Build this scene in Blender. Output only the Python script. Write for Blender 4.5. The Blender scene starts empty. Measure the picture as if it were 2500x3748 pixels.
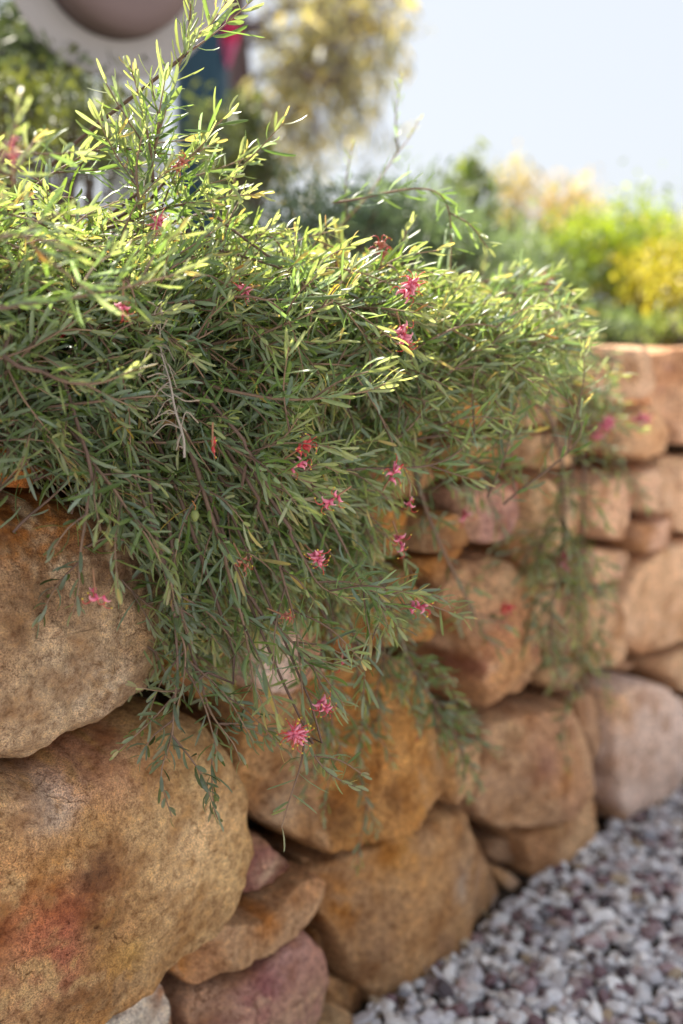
import bpy, math, random
import numpy as np
from mathutils import Vector, noise
from mathutils.geometry import intersect_line_line_2d
R = math.radians
rng = np.random.default_rng(7)
random.seed(7)

# ------------------------------------------------------------------ camera, sky, sun, exposure
scene = bpy.context.scene
CAM_H, PITCH, F = 0.90, 10.5, 3646.0            # metres, degrees down, focal length in photo pixels (35 mm lens)
cam_d = bpy.data.cameras.new('camera'); cam = bpy.data.objects.new('camera', cam_d)
scene.collection.objects.link(cam); scene.camera = cam
cam.location = (0, 0, CAM_H); cam.rotation_euler = (R(90 - PITCH), 0, 0)
cam_d.sensor_fit = 'VERTICAL'; cam_d.sensor_height = 36.0; cam_d.lens = 36.0 * F / 3748.0
cam_d.clip_start = 0.02; cam_d.clip_end = 500
cam_d.dof.use_dof = True; cam_d.dof.focus_distance = 0.88; cam_d.dof.aperture_fstop = 2.2

SUN_EL, SUN_AZ = 50, 128                         # azimuth counted from +X towards +Y: behind the wall, to the left
world = bpy.data.worlds.new('World'); scene.world = world; world.use_nodes = True
wn, wl = world.node_tree.nodes, world.node_tree.links
sky = wn.new('ShaderNodeTexSky'); sky.sky_type = 'NISHITA'; sky.sun_disc = False
sky.sun_elevation = R(SUN_EL); sky.sun_rotation = R(90 - SUN_AZ)
sky.air_density = 1.0; sky.dust_density = 3.0; sky.ozone_density = 1.0
hz = wn.new('ShaderNodeMixRGB'); hz.inputs[0].default_value = 0.93          # thin bright haze evens the whole sky out
hz.inputs[2].default_value = (2.36, 2.48, 2.64, 1)
wl.new(sky.outputs[0], hz.inputs[1]); wl.new(hz.outputs[0], wn['Background'].inputs[0])
wn['Background'].inputs[1].default_value = 0.10
sun_d = bpy.data.lights.new('sun', 'SUN'); sun_d.energy = 4.5; sun_d.angle = R(0.6); sun_d.color = (1.0, 0.93, 0.82)
sun = bpy.data.objects.new('sun', sun_d); scene.collection.objects.link(sun)
sd = Vector((math.cos(R(SUN_EL)) * math.cos(R(SUN_AZ)), math.cos(R(SUN_EL)) * math.sin(R(SUN_AZ)), math.sin(R(SUN_EL))))
sun.rotation_euler = sd.to_track_quat('Z', 'Y').to_euler(); sun.location = sd * 20
vs = scene.view_settings
vs.view_transform = 'Standard'; vs.look = 'None'; vs.exposure = 1.82; vs.gamma = 1.0; vs.use_curve_mapping = False
scene.cycles.use_denoising = True
scene.cycles.max_bounces = 8; scene.cycles.transparent_max_bounces = 4
scene.cycles.caustics_reflective = False; scene.cycles.caustics_refractive = False
scene.cycles.sample_clamp_indirect = 6

# ------------------------------------------------------------------ surveying: photo pixel <-> place
cp, sp = math.cos(R(PITCH)), math.sin(R(PITCH))
def ray(px, py):
    u, v = (px - 1250) / F, (py - 1874) / F
    return Vector((u, cp - v * sp, -sp - v * cp))
def at(px, py, depth):                            # the point seen at a pixel, a given depth along the optical axis
    return Vector((0, 0, CAM_H)) + ray(px, py) * depth
def project(p):
    x, y, z = p[0], p[1], p[2] - CAM_H
    d = y * cp - z * sp
    return 1250 + F * x / d, 1874 - F * (y * sp + z * cp) / d, d
W0 = Vector((0, 1.19, 0)); WS = Vector((0.679, 0.734, 0)).normalized(); WN = Vector((WS.y, -WS.x, 0))   # wall line, along it, out of it
def wp(s, o, z): return W0 + WS * s + WN * o + Vector((0, 0, z))
def to_wall(p):
    q = Vector(p) - W0
    return q.dot(WS), q.dot(WN), p[2]
def on_wall(px, py, o=0.0):
    r = ray(px, py); q = W0 + WN * o
    t = (q.x * WN.x + q.y * WN.y) / (r.x * WN.x + r.y * WN.y)
    return to_wall(Vector((0, 0, CAM_H)) + r * t)
def outward(px, py, o): s, _, z = on_wall(px, py, o); return wp(s, o, z)
TOP = 0.87

# ------------------------------------------------------------------ helpers
C = scene.collection
def link(name, me, mat=None, parent=None, loc=(0, 0, 0)):
    o = bpy.data.objects.new(name, me); C.objects.link(o); o.location = loc
    if me is not None and mat is not None and len(me.materials) == 0: me.materials.append(mat)
    if parent is not None: o.parent = parent
    return o
def tag(o, label=None, cat=None, group=None, kind=None):
    for k, v in (('label', label), ('category', cat), ('group', group), ('kind', kind)):
        if v: o[k] = v
    return o
def empty(name, loc):
    o = bpy.data.objects.new(name, None); C.objects.link(o); o.location = loc; o.empty_display_size = .05; return o
def np_mesh(name, verts, faces, cols=None, smooth=True):
    """verts (n,3); faces (m,k) of one size or a list of such arrays; cols (n,3)"""
    me = bpy.data.meshes.new(name)
    if not isinstance(faces, list): faces = [faces]
    faces = [f for f in faces if len(f)]
    verts = np.asarray(verts, dtype=np.float32)
    me.vertices.add(len(verts)); me.vertices.foreach_set('co', verts.ravel())
    loops = np.concatenate([f.ravel() for f in faces]).astype(np.int32)
    tot = np.concatenate([np.full(len(f), f.shape[1]) for f in faces]).astype(np.int32)
    start = np.concatenate([[0], np.cumsum(tot)[:-1]]).astype(np.int32)
    me.loops.add(len(loops)); me.loops.foreach_set('vertex_index', loops)
    me.polygons.add(len(tot)); me.polygons.foreach_set('loop_start', start); me.polygons.foreach_set('loop_total', tot)
    me.update(calc_edges=True)
    me.polygons.foreach_set('use_smooth', np.full(len(tot), smooth))
    if cols is not None:
        a = me.color_attributes.new('Col', 'FLOAT_COLOR', 'POINT')
        c4 = np.ones((len(verts), 4), dtype=np.float32); c4[:, :3] = cols
        a.data.foreach_set('color', c4.ravel())
    me.update()
    return me
def unit(a): return a / np.maximum(np.linalg.norm(a, axis=-1, keepdims=True), 1e-9)
def smooth_path(pts, step):
    """Catmull-Rom through the points, resampled about every step metres"""
    P = [np.array(p, dtype=float) for p in pts]
    P = [2 * P[0] - P[1]] + P + [2 * P[-1] - P[-2]]
    out = []
    for i in range(1, len(P) - 2):
        n = max(2, int(np.linalg.norm(P[i + 1] - P[i]) / step))
        for k in range(n):
            t = k / n
            out.append(.5 * ((2 * P[i]) + (-P[i - 1] + P[i + 1]) * t + (2 * P[i - 1] - 5 * P[i] + 4 * P[i + 1] - P[i + 2]) * t * t
                             + (-P[i - 1] + 3 * P[i] - 3 * P[i + 1] + P[i + 2]) * t ** 3))
    out.append(P[-2]); return np.array(out)
class Tubes:
    def __init__(s): s.v, s.f, s.c, s.n = [], [], [], 0
    def add(s, path, rad, col, sides=5, col2=None):
        path = np.asarray(path); n = len(path)
        if n < 2: return
        t = unit(np.gradient(path, axis=0)); ref = np.array([.31, .2, .93])
        a = unit(np.cross(t, ref)); b = np.cross(t, a)
        rad = np.broadcast_to(rad, (n,)); ang = np.arange(sides) / sides * 2 * math.pi
        ring = path[:, None] + rad[:, None, None] * (np.cos(ang)[None, :, None] * a[:, None] + np.sin(ang)[None, :, None] * b[:, None])
        s.v.append(ring.reshape(-1, 3))
        i = np.arange(n - 1)[:, None] * sides; j = np.arange(sides)[None]; k = (j + 1) % sides
        s.f.append((np.stack([i + j, i + k, i + sides + k, i + sides + j], -1).reshape(-1, 4)) + s.n)
        col = np.array(col); col2 = col if col2 is None else np.array(col2)
        u = np.linspace(0, 1, n)[:, None]
        s.c.append(np.repeat(col * (1 - u) + col2 * u, sides, axis=0)); s.n += n * sides
    def mesh(s, name): return np_mesh(name, np.concatenate(s.v), np.concatenate(s.f), np.concatenate(s.c))

# ------------------------------------------------------------------ materials
def mat(name, rough=.8, spec=.3):
    m = bpy.data.materials.new(name); m.use_nodes = True
    n, l = m.node_tree.nodes, m.node_tree.links
    b = n['Principled BSDF']; b.inputs['Roughness'].default_value = rough; b.inputs['Specular IOR Level'].default_value = spec
    return m, n, l, b
def tex(n, l, kind, scale, coord, detail=3, rough=.6):
    t = n.new(kind); t.inputs['Scale'].default_value = scale
    if kind == 'ShaderNodeTexNoise': t.inputs['Detail'].default_value = detail; t.inputs['Roughness'].default_value = rough
    l.new(coord, t.inputs['Vector']); return t
def ramp(n, l, src, stops):
    r = n.new('ShaderNodeValToRGB'); l.new(src, r.inputs[0]); e = r.color_ramp.elements
    while len(e) < len(stops): e.new(.5)
    for k, (p, c) in enumerate(stops): e[k].position = p; e[k].color = (*c, 1) if len(c) == 3 else c
    return r
def mix(n, l, mode, fac, a, b):
    m = n.new('ShaderNodeMixRGB'); m.blend_type = mode
    for i, v in ((0, fac), (1, a), (2, b)):
        if isinstance(v, (int, float)): m.inputs[i].default_value = v
        elif isinstance(v, tuple): m.inputs[i].default_value = (*v, 1)
        else: l.new(v, m.inputs[i])
    return m.outputs[0]
def bump(n, l, b, src, strength, dist, prev=None):
    k = n.new('ShaderNodeBump'); k.inputs['Strength'].default_value = strength; k.inputs['Distance'].default_value = dist
    l.new(src, k.inputs['Height'])
    if prev is not None: l.new(prev, k.inputs['Normal'])
    l.new(k.outputs[0], b.inputs['Normal']); return k.outputs[0]
def vcol(n):
    a = n.new('ShaderNodeAttribute'); a.attribute_name = 'Col'; return a.outputs['Color']

def stone_material():
    m, n, l, b = mat('sandstone', .88, .22)
    pos = n.new('ShaderNodeNewGeometry').outputs['Position']; c = vcol(n)
    grain = tex(n, l, 'ShaderNodeTexNoise', 620, pos, 3, .75)
    mid = tex(n, l, 'ShaderNodeTexNoise', 120, pos, 5, .75)
    low = tex(n, l, 'ShaderNodeTexNoise', 16, pos, 4, .6)
    pit = tex(n, l, 'ShaderNodeTexVoronoi', 240, pos)
    g1 = ramp(n, l, grain.outputs[0], [(.34, (.30, .25, .22)), (.5, (1, 1, 1)), (.66, (1.7, 1.66, 1.55))])
    gf = ramp(n, l, low.outputs[0], [(.38, (.30,) * 3), (.62, (.95,) * 3)])
    c1 = mix(n, l, 'MULTIPLY', gf.outputs[0], c, g1.outputs[0])
    g2 = ramp(n, l, mid.outputs[0], [(.36, (.42, .33, .27)), (.5, (1, 1, 1)), (.64, (1.42, 1.36, 1.2))])
    c2 = mix(n, l, 'MULTIPLY', .7, c1, g2.outputs[0])
    g3 = ramp(n, l, low.outputs[0], [(.34, (.58, .46, .36)), (.52, (1, 1, 1)), (.68, (1.18, 1.15, 1.15))])
    c3 = mix(n, l, 'MULTIPLY', .75, c2, g3.outputs[0])
    pr = ramp(n, l, pit.outputs['Distance'], [(.0, (.35, .3, .26)), (.16, (1, 1, 1))])
    c4 = mix(n, l, 'MULTIPLY', .35, c3, pr.outputs[0])
    hs = n.new('ShaderNodeHueSaturation'); hs.inputs['Saturation'].default_value = 1.12; hs.inputs['Value'].default_value = 1.48; hs.inputs['Hue'].default_value = .492; l.new(c4, hs.inputs['Color'])
    wob = n.new('ShaderNodeVectorMath'); wob.operation = 'MULTIPLY_ADD'; l.new(low.outputs['Color'], wob.inputs[0]); wob.inputs[1].default_value = (.09, .09, .09); l.new(pos, wob.inputs[2])
    cr = n.new('ShaderNodeTexVoronoi'); cr.feature = 'DISTANCE_TO_EDGE'; cr.inputs['Scale'].default_value = 7.5; l.new(wob.outputs[0], cr.inputs['Vector'])
    cr1 = ramp(n, l, cr.outputs['Distance'], [(.0, (0, 0, 0)), (.012, (1, 1, 1))])
    gate = ramp(n, l, low.outputs[0], [(.52, (1, 1, 1)), (.60, (0, 0, 0))])
    crk = mix(n, l, 'LIGHTEN', 1.0, cr1.outputs[0], gate.outputs[0])
    hole = tex(n, l, 'ShaderNodeTexVoronoi', 55, wob.outputs[0]); hr = ramp(n, l, hole.outputs['Distance'], [(.06, (0, 0, 0)), (.16, (1, 1, 1))])
    hg = ramp(n, l, tex(n, l, 'ShaderNodeTexNoise', 9, pos, 3).outputs[0], [(.50, (1, 1, 1)), (.62, (0, 0, 0))])
    pits = mix(n, l, 'LIGHTEN', 1.0, hr.outputs[0], hg.outputs[0])
    rel = mix(n, l, 'MULTIPLY', 1.0, crk, pits)
    darken = ramp(n, l, rel, [(0, (.40, .32, .26)), (1, (1, 1, 1))])
    l.new(mix(n, l, 'MULTIPLY', .8, hs.outputs[0], darken.outputs[0]), b.inputs['Base Color'])
    k0 = bump(n, l, b, rel, .55, .004)
    k = bump(n, l, b, mid.outputs[0], .75, .006, k0)
    bump(n, l, b, grain.outputs[0], .7, .0016, k)
    return m
def leaf_material(name, trans=.4, rough=.36, spec=.5, under=(.62, .7, .6)):
    m, n, l, b = mat(name, rough, spec); out = n['Material Output']
    c = vcol(n); geo = n.new('ShaderNodeNewGeometry')
    pale = mix(n, l, 'MIX', .45, c, under if isinstance(under, tuple) else c)
    pale2 = mix(n, l, 'MULTIPLY', 1.0, pale, (.62, .64, .60))
    face = mix(n, l, 'MIX', geo.outputs['Backfacing'], c, pale2)
    ns = tex(n, l, 'ShaderNodeTexNoise', 260, geo.outputs['Position'], 2)
    r = ramp(n, l, ns.outputs[0], [(.3, (.75, .78, .7)), (.65, (1.15, 1.12, 1.1))])
    face = mix(n, l, 'MULTIPLY', .8, face, r.outputs[0])
    l.new(face, b.inputs['Base Color'])
    tr = n.new('ShaderNodeBsdfTranslucent'); tc = mix(n, l, 'MULTIPLY', 1.0, c, (2.0, 2.0, .9)); l.new(tc, tr.inputs[0])
    ms = n.new('ShaderNodeMixShader'); ms.inputs[0].default_value = trans
    l.new(b.outputs[0], ms.inputs[1]); l.new(tr.outputs[0], ms.inputs[2]); l.new(ms.outputs[0], out.inputs['Surface'])
    return m
def plain_vcol(name, rough, spec, nscale=300, amt=.4, bd=.0006):
    m, n, l, b = mat(name, rough, spec); c = vcol(n); pos = n.new('ShaderNodeNewGeometry').outputs['Position']
    t = tex(n, l, 'ShaderNodeTexNoise', nscale, pos, 3)
    r = ramp(n, l, t.outputs[0], [(.3, (.55, .52, .5)), (.7, (1.3, 1.3, 1.3))])
    l.new(mix(n, l, 'MULTIPLY', amt, c, r.outputs[0]), b.inputs['Base Color']); bump(n, l, b, t.outputs[0], .5, bd); return m
def noise_mat(name, cols, scale, rough=.9, bd=.01, spec=.2):
    m, n, l, b = mat(name, rough, spec); pos = n.new('ShaderNodeNewGeometry').outputs['Position']
    t = tex(n, l, 'ShaderNodeTexNoise', scale, pos, 6, .7)
    r = ramp(n, l, t.outputs[0], [(.3 + .4 * k / (len(cols) - 1), c) for k, c in enumerate(cols)])
    l.new(r.outputs[0], b.inputs['Base Color']); bump(n, l, b, t.outputs[0], .6, bd); return m
M_stone = stone_material()
M_leaf = leaf_material('grevillea_leaf', .44, .42, .65)
M_bush = leaf_material('bush_leaf', .40, .45, .4)
M_bark = plain_vcol('bark', .75, .25, 500)
M_petal = plain_vcol('petal', .45, .35, 400, .15, .0002)
M_pebble = plain_vcol('pebble', .62, .3, 190, .5, .0006)
M_soil = noise_mat('dark_soil', [(.015, .011, .009), (.05, .036, .027), (.10, .075, .055)], 60, .95, .01)
M_ground = noise_mat('pale_ground', [(.34, .32, .31), (.56, .54, .53), (.66, .64, .63)], 40, .9, .01)
M_mulch = noise_mat('leafy_mulch', [(.015, .011, .007), (.045, .033, .018), (.09, .07, .04)], 35, .95, .015)

# ------------------------------------------------------------------ ground: gravel below the wall, earth bank and terrace behind it
def sheet(name, pts, z, m):
    me = bpy.data.meshes.new(name); me.from_pydata([(p.x, p.y, z) for p in pts], [], [tuple(range(len(pts)))]); o = link(name, me, m)
    return tag(o, kind='structure')
far = 120
ground = sheet('gravel_ground', [wp(-far, -.05, 0), wp(-far, far, 0), wp(far, far, 0), wp(far, -.05, 0)], 0, M_ground)
gp = [wp(-3, -.04, 0), wp(-3, .95, 0), wp(6, .95, 0), wp(6, -.04, 0)]
soil = sheet('damp_soil', gp, .004, M_soil)
def bank():
    n1 = 150; v = []; f = []
    ss = np.linspace(-6, 12, n1); prof = [(-.15, -.1), (-.15, .2), (-.15, .45), (-.15, .7), (-.16, .80), (-.2, .84), (-.6, .85), (-2, .86), (-6, .8), (-30, .7), (-100, .5)]
    for s in ss:
        for k, (o, z) in enumerate(prof):
            q = noise.noise(Vector((s * 9, z * 9, 3))) * .018 if k < 6 else noise.noise(Vector((s * 3, o * 3, 3))) * .03
            sx = s if k < 8 else s * (1 + (k - 7) * 2.5)
            v.append(tuple(wp(sx, o + (q if k < 5 else 0), z + (q if k >= 5 else 0))))
    m = len(prof)
    for i in range(n1 - 1):
        for k in range(m - 1): f.append((i * m + k, (i + 1) * m + k, (i + 1) * m + k + 1, i * m + k + 1))
    me = bpy.data.meshes.new('terrace_earth'); me.from_pydata(v, [], f); me.polygons.foreach_set('use_smooth', [True] * len(f))
    return tag(link('terrace_earth', me, M_mulch), kind='structure')
bank()

# ------------------------------------------------------------------ the stone wall
wall = empty('retaining_wall', W0)
tag(wall, 'dry stacked retaining wall of tan and orange sandstone boulders beside the gravel', 'stone wall')
def chaikin(P, it=1, q=.25):
    for _ in range(it):
        P = [x for a, b in zip(P, P[1:] + P[:1]) for x in (a * (1 - q) + b * q, a * q + b * (1 - q))]
    return P
stones_done = []
def build_stone(poly, o0=0.0, out=.035, dome=.02, w=.035, tilt=(0, 0), cuts=(), cols=((.42, .29, .17), (.36, .2, .1)), spots=(), rough=.004,
                soft=1, label=None, sz=False, nA=84, nR=20, back=.2, band=0.0, facets=2, fk=1.0):
    P = [Vector((p[0], p[1])) for p in poly] if sz else [Vector((q[0], q[2])) for q in (on_wall(x, y, o0) for x, y in poly)]
    P = chaikin(P, soft, .12 if fk <= .5 else .055)
    c = Vector((0, 0)); A = 0
    for a, b in zip(P, P[1:] + P[:1]): cr = a.x * b.y - b.x * a.y; A += cr; c += (a + b) * cr
    c /= 3 * A
    seed = random.uniform(0, 50); cf = [0]
    n = len(P); rad = []
    for k in range(nA):
        th = 2 * math.pi * k / nA; d = Vector((math.cos(th), math.sin(th))) * 9; best = None
        for i in range(n):
            h = intersect_line_line_2d(c, c + d, P[i], P[(i + 1) % n])
            if h: best = max(best or 0, (h - c).length)
        rad.append(best if best else (rad[-1] if rad else .05))
    size = sum(rad) / nA
    if fk > .5: rad = [q - min(.0055 if c.x < .25 else .0085, size * .075) for q in rad]
    dome = dome * (.45 if fk > .5 else 1); w = min(w * (.24 if fk > .5 else .6), size * .3)
    fr = random.Random(len(stones_done) * 17 + 5); stones_done.append(1)
    cuts = list(cuts) + [(fr.uniform(0, 360), size * fr.uniform(.45, .8), fr.uniform(.35, .95) * fk) for _ in range(facets)]
    cut_col = Vector(fr.choice(((.40, .235, .10), (.27, .18, .11), (.40, .29, .19), (.34, .19, .10))))
    tx, tz = fr.uniform(-.09, .09) * fk, fr.uniform(-.10, .06) * fk
    planes = []
    for q_ in range(9):
        a_, r_ = fr.uniform(0, 6.28), size * (fr.random() ** .5) * .95; g = fr.uniform(.05, .22) * fk / size
        px_, pz_ = math.cos(a_) * r_, math.sin(a_) * r_; planes.append((px_, pz_, -g * px_, -g * pz_, -g * r_ * r_ * .5))
    V, K = [], []
    rs = [1 - (1 - k / (nR - 1)) for k in range(nR)]
    rs = [math.sin(x * math.pi / 2) ** .9 for x in rs][1:]
    col_a, col_b = Vector(cols[0]), Vector(cols[1]); col_c = Vector(cols[2]) if len(cols) > 2 else col_b * .55
    far_lift = min(.42, max(0, (c.x - .1) * .7))          # brighter, pinkish light on the farther stones, blended into their colour
    col_a, col_b, col_c = [q.lerp(Vector((.56, .41, .30)), far_lift) for q in (col_a, col_b, col_c)]
    S = [(on_wall(x, y)[0], on_wall(x, y)[2], r, Vector(cc), k) for x, y, r, cc, k in spots]
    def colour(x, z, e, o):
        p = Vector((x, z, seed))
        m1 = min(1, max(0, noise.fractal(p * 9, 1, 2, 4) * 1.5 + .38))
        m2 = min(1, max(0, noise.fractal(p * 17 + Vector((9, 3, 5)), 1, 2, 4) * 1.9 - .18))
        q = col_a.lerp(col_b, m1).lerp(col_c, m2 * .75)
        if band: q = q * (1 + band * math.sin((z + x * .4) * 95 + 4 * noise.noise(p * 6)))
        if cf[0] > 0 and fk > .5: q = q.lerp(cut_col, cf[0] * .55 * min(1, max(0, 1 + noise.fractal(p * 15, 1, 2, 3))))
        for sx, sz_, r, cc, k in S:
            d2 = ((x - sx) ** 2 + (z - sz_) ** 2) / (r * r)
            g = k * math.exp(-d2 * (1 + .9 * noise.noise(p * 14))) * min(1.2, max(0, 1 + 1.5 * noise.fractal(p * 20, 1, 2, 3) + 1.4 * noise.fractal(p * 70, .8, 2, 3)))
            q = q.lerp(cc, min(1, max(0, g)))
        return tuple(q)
    def vert(k, r, o):
        th = 2 * math.pi * k / nA
        rr = rad[k] * (1 + .15 * min(1, .05 / size) * noise.fractal(Vector((math.cos(th) * 2.2 * size * 12, math.sin(th) * 2.2 * size * 12, seed)), 1, 2, 4))
        return c.x + math.cos(th) * rr * r, c.y + math.sin(th) * rr * r, rr
    def front(x, z, r, rr):
        cf[0] = 0
        d = (1 - r) * rr; e = min(1, d / w); ed = math.sqrt(max(0, 1 - (1 - e) ** 2))
        dx_, dz_ = x - c.x + .012 * noise.noise(Vector((x * 25, z * 25, seed))), z - c.y + .012 * noise.noise(Vector((x * 25, z * 25, seed + 7)))
        h = out + dome * (1 - r * r) + min(k_ + gx_ * (dx_ - px_) + gz_ * (dz_ - pz_) for px_, pz_, gx_, gz_, k_ in planes) + (tilt[0] + tx) * dx_ + (tilt[1] + tz) * dz_
        for (ang, off, slope) in cuts:                      # a broken facet: everything beyond the line falls back
            dd = dx_ * math.cos(R(ang)) + dz_ * math.sin(R(ang)) - off
            if dd > 0: h -= dd * slope * .8; cf[0] = max(cf[0], min(1, dd / .008))
        lo = out * .45
        if h < lo: h = lo - (lo - h) * .25
        h = (h + .02) * ed - .02
        p = Vector((x * 1, z * 1, seed + h))
        h += max(-.5, noise.cell(p * 11) - .5) * rough * fk * .9
        h += rough * 1.3 * noise.fractal(p * 14, 1, 2, 5) + rough * .8 * noise.fractal(p * 60, 1, 2, 4) * (1.3 - r * .3) - abs(noise.noise(p * 30)) * rough * .8
        return h
    h0 = front(c.x, c.y, 0, size)
    V.append((c.x, c.y, h0)); K.append(colour(c.x, c.y, 0, h0))
    for r in rs:
        for k in range(nA):
            x, z, rr = vert(k, r, 0); h = front(x, z, r, rr)
            V.append((x, z, h)); K.append(colour(x, z, r, h))
    for sc, o in ((1.003, -.045), (.985, -.09), (.93, -back)):
        for k in range(nA):
            x, z, rr = vert(k, sc, 0); V.append((x, z, o + rough * noise.noise(Vector((x * 20, z * 20, o * 9))))); K.append(colour(x, z + o, 1, o))
    nn = len(rs) + 3; last = 1 + (nn - 1) * nA
    V.append((c.x, c.y, -back)); K.append(K[0])
    tri = [(0, 1 + k, 1 + (k + 1) % nA) for k in range(nA)] + [(last + (k + 1) % nA, last + k, len(V) - 1) for k in range(nA)]
    quad = []
    for j in range(nn - 1):
        a = 1 + j * nA; b_ = a + nA
        for k in range(nA): k2 = (k + 1) % nA; quad.append((a + k, b_ + k, b_ + k2, a + k2))
    org = wp(c.x, 0, c.y) + WN * o0
    W = [wp(x, o0 + h, z) - org for x, z, h in V]
    # orientation: (s, z) seen from outside along -WN
    me = np_mesh('stone', np.array([tuple(v) for v in W]), [np.array(tri), np.array(quad)], np.array(K))
    o = link('stone', me, M_stone, wall, org - W0)
    if label: o['label'] = label
    return o
TAN = (.43, .30, .17); ORG = (.42, .235, .095); BRN = (.22, .135, .075); PAL = (.52, .41, .29); PNK = (.44, .28, .20); PUR = (.27, .165, .145); GRY = (.36, .30, .235); DRK = (.10, .065, .04); OCH = (.36, .2, .055)
WHT = (.60, .57, .52); PKG = (.55, .46, .42)
B = build_stone
# left, close to the camera
B([(-80,1590),(0,1615),(60,1660),(105,1715),(128,1750),(100,1782),(0,1790),(-80,1790)], out=.03, dome=.0, w=.012, cols=((.30,.14,.06),(.17,.09,.05),DRK), rough=.006, soft=1, label='small dark rusty stone wedged under the leaves')
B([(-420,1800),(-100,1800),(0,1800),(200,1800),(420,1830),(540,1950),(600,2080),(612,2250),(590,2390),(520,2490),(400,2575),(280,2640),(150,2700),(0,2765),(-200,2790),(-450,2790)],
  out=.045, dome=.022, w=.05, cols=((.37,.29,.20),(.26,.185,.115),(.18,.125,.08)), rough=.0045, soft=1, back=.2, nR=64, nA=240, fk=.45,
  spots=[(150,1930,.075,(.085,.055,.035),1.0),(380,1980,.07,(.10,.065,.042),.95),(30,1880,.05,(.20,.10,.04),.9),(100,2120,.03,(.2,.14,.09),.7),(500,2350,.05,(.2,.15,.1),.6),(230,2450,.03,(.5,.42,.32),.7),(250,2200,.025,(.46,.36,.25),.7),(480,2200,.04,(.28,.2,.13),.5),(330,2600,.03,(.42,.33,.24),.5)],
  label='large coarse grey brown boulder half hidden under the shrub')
B([(-480,2830),(-100,2800),(0,2800),(150,2725),(300,2660),(430,2600),(560,2590),(700,2635),(790,2710),(832,2830),(848,3000),(838,3120),(797,3250),(690,3385),(600,3450),(545,3490),(480,3580),(380,3655),(260,3725),(150,3790),(-100,3860),(-480,3900)],
  out=.055, dome=.03, w=.05, cols=((.37,.265,.15),(.32,.21,.105),(.24,.155,.085)), rough=.003, soft=1, back=.2, nR=64, nA=240, fk=.3,
  spots=[(110,3250,.035,(.22,.075,.05),.75),(50,3180,.05,(.27,.11,.06),.7),(130,3400,.04,(.25,.12,.085),.65),(40,3350,.05,(.27,.12,.08),.5),(150,2760,.04,(.34,.20,.13),.7),(300,2680,.035,(.32,.19,.13),.6),(30,3030,.035,(.29,.17,.065),.6),(140,2960,.03,(.30,.18,.07),.5),
         (170,3080,.028,(.14,.09,.06),.8),(250,3480,.03,(.17,.12,.06),.7),(210,3250,.025,(.2,.15,.07),.6),(130,3560,.03,(.16,.10,.06),.7),(300,3380,.02,(.38,.26,.10),.6),(60,2880,.03,(.36,.31,.27),.6),(560,3000,.06,(.52,.40,.25),.6),(700,3150,.05,(.5,.37,.2),.5),(560,2760,.03,(.3,.23,.13),.5),(420,3650,.04,(.42,.22,.08),.7),(200,3720,.06,(.34,.19,.08),.6)],
  label='largest rounded tan boulder with a rusty red stain at lower left of the wall')
B([(520,3520),(580,3580),(615,3670),(640,3760),(650,3900),(200,3900),(250,3760),(400,3665)], out=.02, dome=.015, w=.02, cols=(WHT,(.5,.46,.4),(.3,.27,.22)), spots=[(560,3600,.018,(.3,.17,.1),.8),(610,3720,.018,(.32,.18,.1),.7)], rough=.003, label='pale whitish stone poking out below the largest boulder')
B([(640,3650),(690,3590),(780,3540),(880,3490),(960,3420),(1030,3358),(1095,3368),(1138,3450),(1153,3560),(1135,3650),(1090,3720),(1060,3900),(650,3900)], out=.04, dome=.02, w=.03, cols=((.39,.27,.20),(.33,.2,.16),(.27,.15,.13)),
  spots=[(900,3560,.03,(.22,.10,.10),.8),(1000,3450,.03,(.36,.24,.22),.6),(800,3650,.03,(.2,.095,.09),.7),(1050,3650,.04,(.42,.31,.2),.6)], rough=.003, label='smooth purple tinged stone under the long wedge')
B([(555,3490),(620,3420),(725,3345),(850,3325),(960,3265),(1060,3200),(1120,3180),(1152,3198),(1118,3265),(1065,3320),(880,3468),(720,3540),(665,3590),(625,3592),(572,3540)], out=.04, dome=.004, w=.014, tilt=(0,-.15), cols=((.40,.28,.175),(.36,.24,.15),(.25,.16,.1)),
  spots=[(600,3520,.02,(.36,.18,.06),.8),(900,3330,.015,(.36,.17,.06),.7)], rough=.003, label='long pointed wedge stone leaning up to the right')
B([(850,3110),(870,3060),(957,3046),(1005,3105),(1050,3155),(1000,3225),(940,3262),(850,3305),(770,3318),(795,3262),(830,3200)], out=.01, dome=.006, w=.012, tilt=(.2,.2), cols=((.27,.17,.13),(.19,.10,.085),DRK), spots=[(960,3180,.015,(.42,.32,.24),.8)], rough=.004, label='crumbly dark purple stone packed between boulders')
B([(856,2985),(890,2990),(922,3050),(912,3092),(875,3060)], out=.0, dome=.004, w=.008, cols=((.28,.18,.1),BRN), nA=40, nR=9)
B([(860,2950),(845,2850),(862,2710),(900,2560),(960,2470),(1100,2420),(1300,2370),(1435,2380),(1510,2460),(1535,2560),(1530,2800),(1505,2905),(1405,2995),(1280,3048),(1190,3085),(1120,3112),(1060,3095),(1010,3050),(930,3010)],
  out=.05, dome=.02, w=.035, tilt=(.12,0), cuts=[(0,.08,.5),(205,.1,.6)], cols=((.38,.235,.11),(.31,.175,.075),(.16,.095,.05)), rough=.007, nR=32, nA=140,
  spots=[(1420,2600,.06,(.46,.28,.12),.7),(1000,2950,.03,(.3,.24,.18),.6),(900,2800,.03,(.13,.08,.045),.8),(1420,2850,.04,(.42,.24,.09),.6)], label='big rough orange brown boulder behind the hanging flowers')
B([(850,2330),(950,2225),(1100,2240),(1165,2330),(1145,2450),(1000,2540),(880,2530)], out=.03, dome=.012, w=.02, cols=(PKG,PNK,BRN), rough=.004)
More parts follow.
